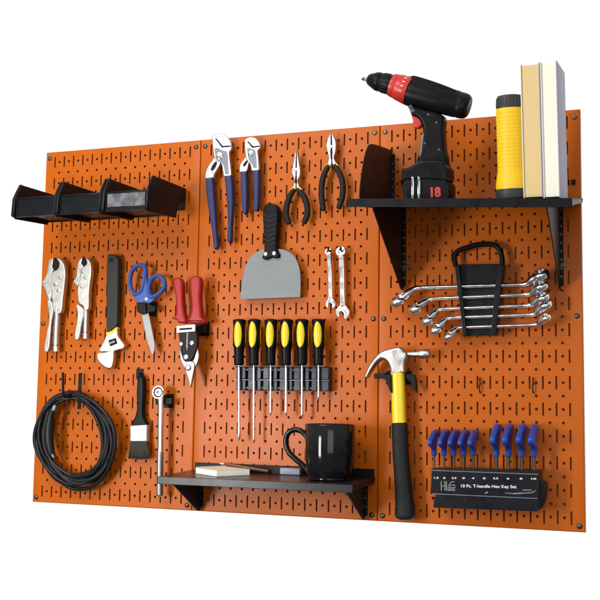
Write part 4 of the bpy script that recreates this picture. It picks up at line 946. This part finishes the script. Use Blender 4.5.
q.plate(spline(c([(125, 258, 1), (145, 256), (200, 262), (238, 264, 1), (241, 386, 1), (226, 360), (206, 306), (180, 288), (150, 290), (126, 290, 1)]), 3), 1.75, .35, .05)
q.plate(spline(c([(340, 256, 1), (396, 264, 1), (405, 300), (411, 384, 1), (390, 360), (366, 310), (340, 296, 1)]), 3), 1.1, .4, .05)
a = at(355 + 290 / 6.667, 335 + 280 / 6.667, 0); q.box(a.x - 1.0, a.x + 1.1, .005, .12, a.z - .6, a.z + .5, .03)
for xx in (a.x - .95, a.x + .75): q.box(xx, xx + .16, .1, 1.1, a.z - .15, a.z + .3, .03)
single('hammer_hook', q, BLACKM, (a.x, 0, a.z), 'black double armed hook under the hammer head', 'hook', 'black metal hooks fixed to the board')

# ------------------------------------------------------------------ hex key stand and keys
x0, x1, z0, z1, D = 37.0, 44.95, 1.52, 4.42, 2.55
t = Thing('hex_key_stand', 'blue black plastic stand with white lettering holding blue handled hex keys', 'tool stand', (x0, 0, z0))
q = MB()
q.prism([(x0 - .06, -D, z0 + 1.02), (x0 + .02, -D, z1), (x1, -D, z1 + .12), (x1 + .02, -D, z0 + .2), (x1 - .12, -D, z0 + .1), (x0 + .18, -D, z0), (x0 + .2, -D, z0 + .75), (x0 + .34, -D, z0 + .9), (x0 + .2, -D, z0 + 1.02)], (0, 1, 0), D - .3, .06, 3)
q.prism(spline([(x1 - .3, -1.9 + 0, z0 + .1), (x1 + .15, -1.9, z0 + .3), (x1 + .42, -1.9, z0 + 1.0), (x1 + .5, -1.9, z0 + 2.2), (x1 - .1, -1.9, z0 + 2.3)], 1) and [(x1 - .3, -1.7, z0 + .1), (x1 + .1, -1.7, z0 + .3), (x1 + .36, -1.7, z0 + 1.0), (x1 + .42, -1.7, z0 + 2.1), (x1 - .1, -1.7, z0 + 2.3)], (0, 1, 0), 1.4, .08, 3)
body = t.part('body', q, STANDP)
q = MB(); q.prism([(x0 + .02, -D + .04, z1 - .02), (x1, -D + .04, z1 + .10), (x1 + .06, -.35, z1 + .12), (x0 + .02, -.35, z1 + .0)], (0, 0, -1), .12, .02, 2); t.part('top_deck', q, STANDP)
q = MB(); q.box(x0 + .12, x1 - .1, D - .02, D + .03, z0 + 1.0, z0 + 1.06, .01); q.box(x0 + .05, x1 - .02, D - .02, D + .035, z1 - .16, z1 - .1, .01); t.part('edge_line', q, TAPEG, body)
xd = (1, 0, .014)
P = lambda px, py: at(px, py, D + .012)
a, b = P(461.0, 0 + 486.3), P(516.5, 487.2)
text_part(t, 'lettering', '10 Pc. T-handle Hex Key Set', (a + b) / 2, b - a, (0, 0, 1), .30, PRINT, body, .014, (b - a).length)
nums = ['1.5', '2', '2.5', '3', '4', '5', '5.5', '6', '8', '10']
for k, px in enumerate((436.2, 444.3, 454, 463.5, 473, 484.2, 495.6, 508, 521, 533.8)):
    p = P(px, 477.8 + .01 * (px - 436)); text_part(t, 'size_mark', nums[k], p, xd, (0, 0, 1), .13, PRINT, body, .03, .36 if len(nums[k]) > 1 else .2)
q = MB()
def stroke(px0, py0, px1, py1, w_): 
    a, b = P(px0, py0), P(px1, py1); dv = (b - a).normalized(); nn = Vector((-dv.z, 0, dv.x)) * w_ / 2
    q.prism([a - nn + Vector((0, -.004, 0)), b - nn + Vector((0, -.004, 0)), b + nn + Vector((0, -.004, 0)), a + nn + Vector((0, -.004, 0))], (0, 1, 0), .02, 0)
for x in (441.2, 444.8, 446.4): stroke(x, 481.2, x + .2, 490.6, .07)
stroke(441.2, 486.2, 446.2, 485.6, .06); stroke(448.2, 486.5, 451.2, 482, .07); stroke(451.2, 482, 454.5, 481.6, .06); stroke(448.5, 486, 454.6, 484.6, .06); stroke(454.6, 484.6, 454.8, 487.4, .06)
for y in (487.6, 489, 490.4): stroke(447.6, y, 455, y + .1, .06)
t.part('emblem', q, GREYPR, body)
q = MB()
stroke(505, 493.0, 513, 493.6, .05); stroke(513, 493.6, 522, 493.2, .10); stroke(522, 493.2, 532, 492.6, .07); stroke(532, 492.6, 535.6, 490.6, .06); q2 = q; q = MB(); stroke(485, 493.2, 488, 492, .1); t.part('print_mark', q, GREYPR, body); q = MB(); stroke(522.5, 490.2, 531.5, 490, .07); t.part('print_mark', q, GREYPR, body); q = q2
t.part('swoosh_line', q, GREYPR, body)
q = MB()
for k in range(9): xx = x0 + .9 + k * .82; q.box(xx, xx + .05, D - .03, D + .03, z0 + .12, z0 + .9, .01)
t.part('lower_ribs', q, STANDP, body)
HN = ['first from the left in the stand', 'second from the left in the stand', 'third from the left in the stand', 'fourth from the left in the stand', 'fifth from the left, just before the empty gap',
      'first after the empty gap in the stand', 'second after the empty gap in the stand', 'third after the empty gap in the stand', 'at the right end of the stand']
HEXEND = mat('hex_key_end_blue', (.025, .075, .42), .3)
def hex_key(i, sx, big):
    d = 1.6
    ytop, ybot = (422.8, 455.2) if big else (429.0, 454.5)
    I = inch(sx, 445, d); p0 = at(sx, ybot + 1, d); 
    h = (ybot - ytop) * I
    t = Thing('hex_key', ('large ' if big else 'small ') + 'blue T handled hex key, ' + HN[i], 'hex key', (p0.x, -d, z1), 'blue T handled hex keys in the stand')
    q = MB(); pb = Vector((p0.x, -d, z1 - .15)); q.tube([pb, p0 + Vector((0, 0, .3))], .13 if big else .09, 6, cap=False, up=(0, -1, 0)); t.part('shaft', q, DARKST)
    # the grip runs towards the viewer: a flattened T seen end on
    z_ = p0.z; L1 = 1.75 if big else 1.5
    prof = [(d - .16, z_ - .02), (d + .16, z_ - .02), (d + .32, z_ + h * .22), (d + L1 * .75, z_ + h * .34), (d + L1, z_ + h * .42), (d + L1 * 1.02, z_ + h * .60), (d + L1 * .7, z_ + h * .72), (d + .2, z_ + h * .93), (d - .5, z_ + h * 1.0), (d - 1.35, z_ + h * .98), (d - 1.45, z_ + h * .86), (d - .5, z_ + h * .52), (d - .24, z_ + h * .2)]
    wd = .46 if big else .40
    q = MB(); q.side(spline(prof, 4), p0.x - wd / 2, wd, .17); t.part('grip', q, HEXBLUE)
    q = MB(); q.box(p0.x - wd * .3, p0.x + wd * .3, d + L1 - .1, d + L1 + .05, z_ + h * .46, z_ + h * .57, .03); t.part('grip_end_mark', q, HEXEND)
for i, sx in enumerate((434, 444, 453.8, 463.8, 473.4)): hex_key(i, sx, False)
for i, sx in enumerate((496.3, 508.3, 521.8, 534.0)): hex_key(5 + i, sx, True)

for px, nm in ((480.0, 'left of the two small empty black hooks above the hex keys'), (533.0, 'right of the two small empty black hooks above the hex keys')):
    p = at(px, 384, 0); q = MB()
    q.tube(spline3([(p.x, -.02, p.z + .45), (p.x + .02, -.22, p.z + .42), (p.x + .04, -.22, p.z + .05), (p.x, -.28, p.z - .25), (p.x + .02, -.2, p.z - .62), (p.x + .02, -.04, p.z - .66)], 4), .05, 8, up=(1, 0, 0))
    q.tube([(p.x + .03, -.3, p.z + .02), (p.x + .16, -.3, p.z)], .05, 8)
    single('peg_hook', q, BLACKM, p, nm, 'hook', 'black metal hooks fixed to the board')
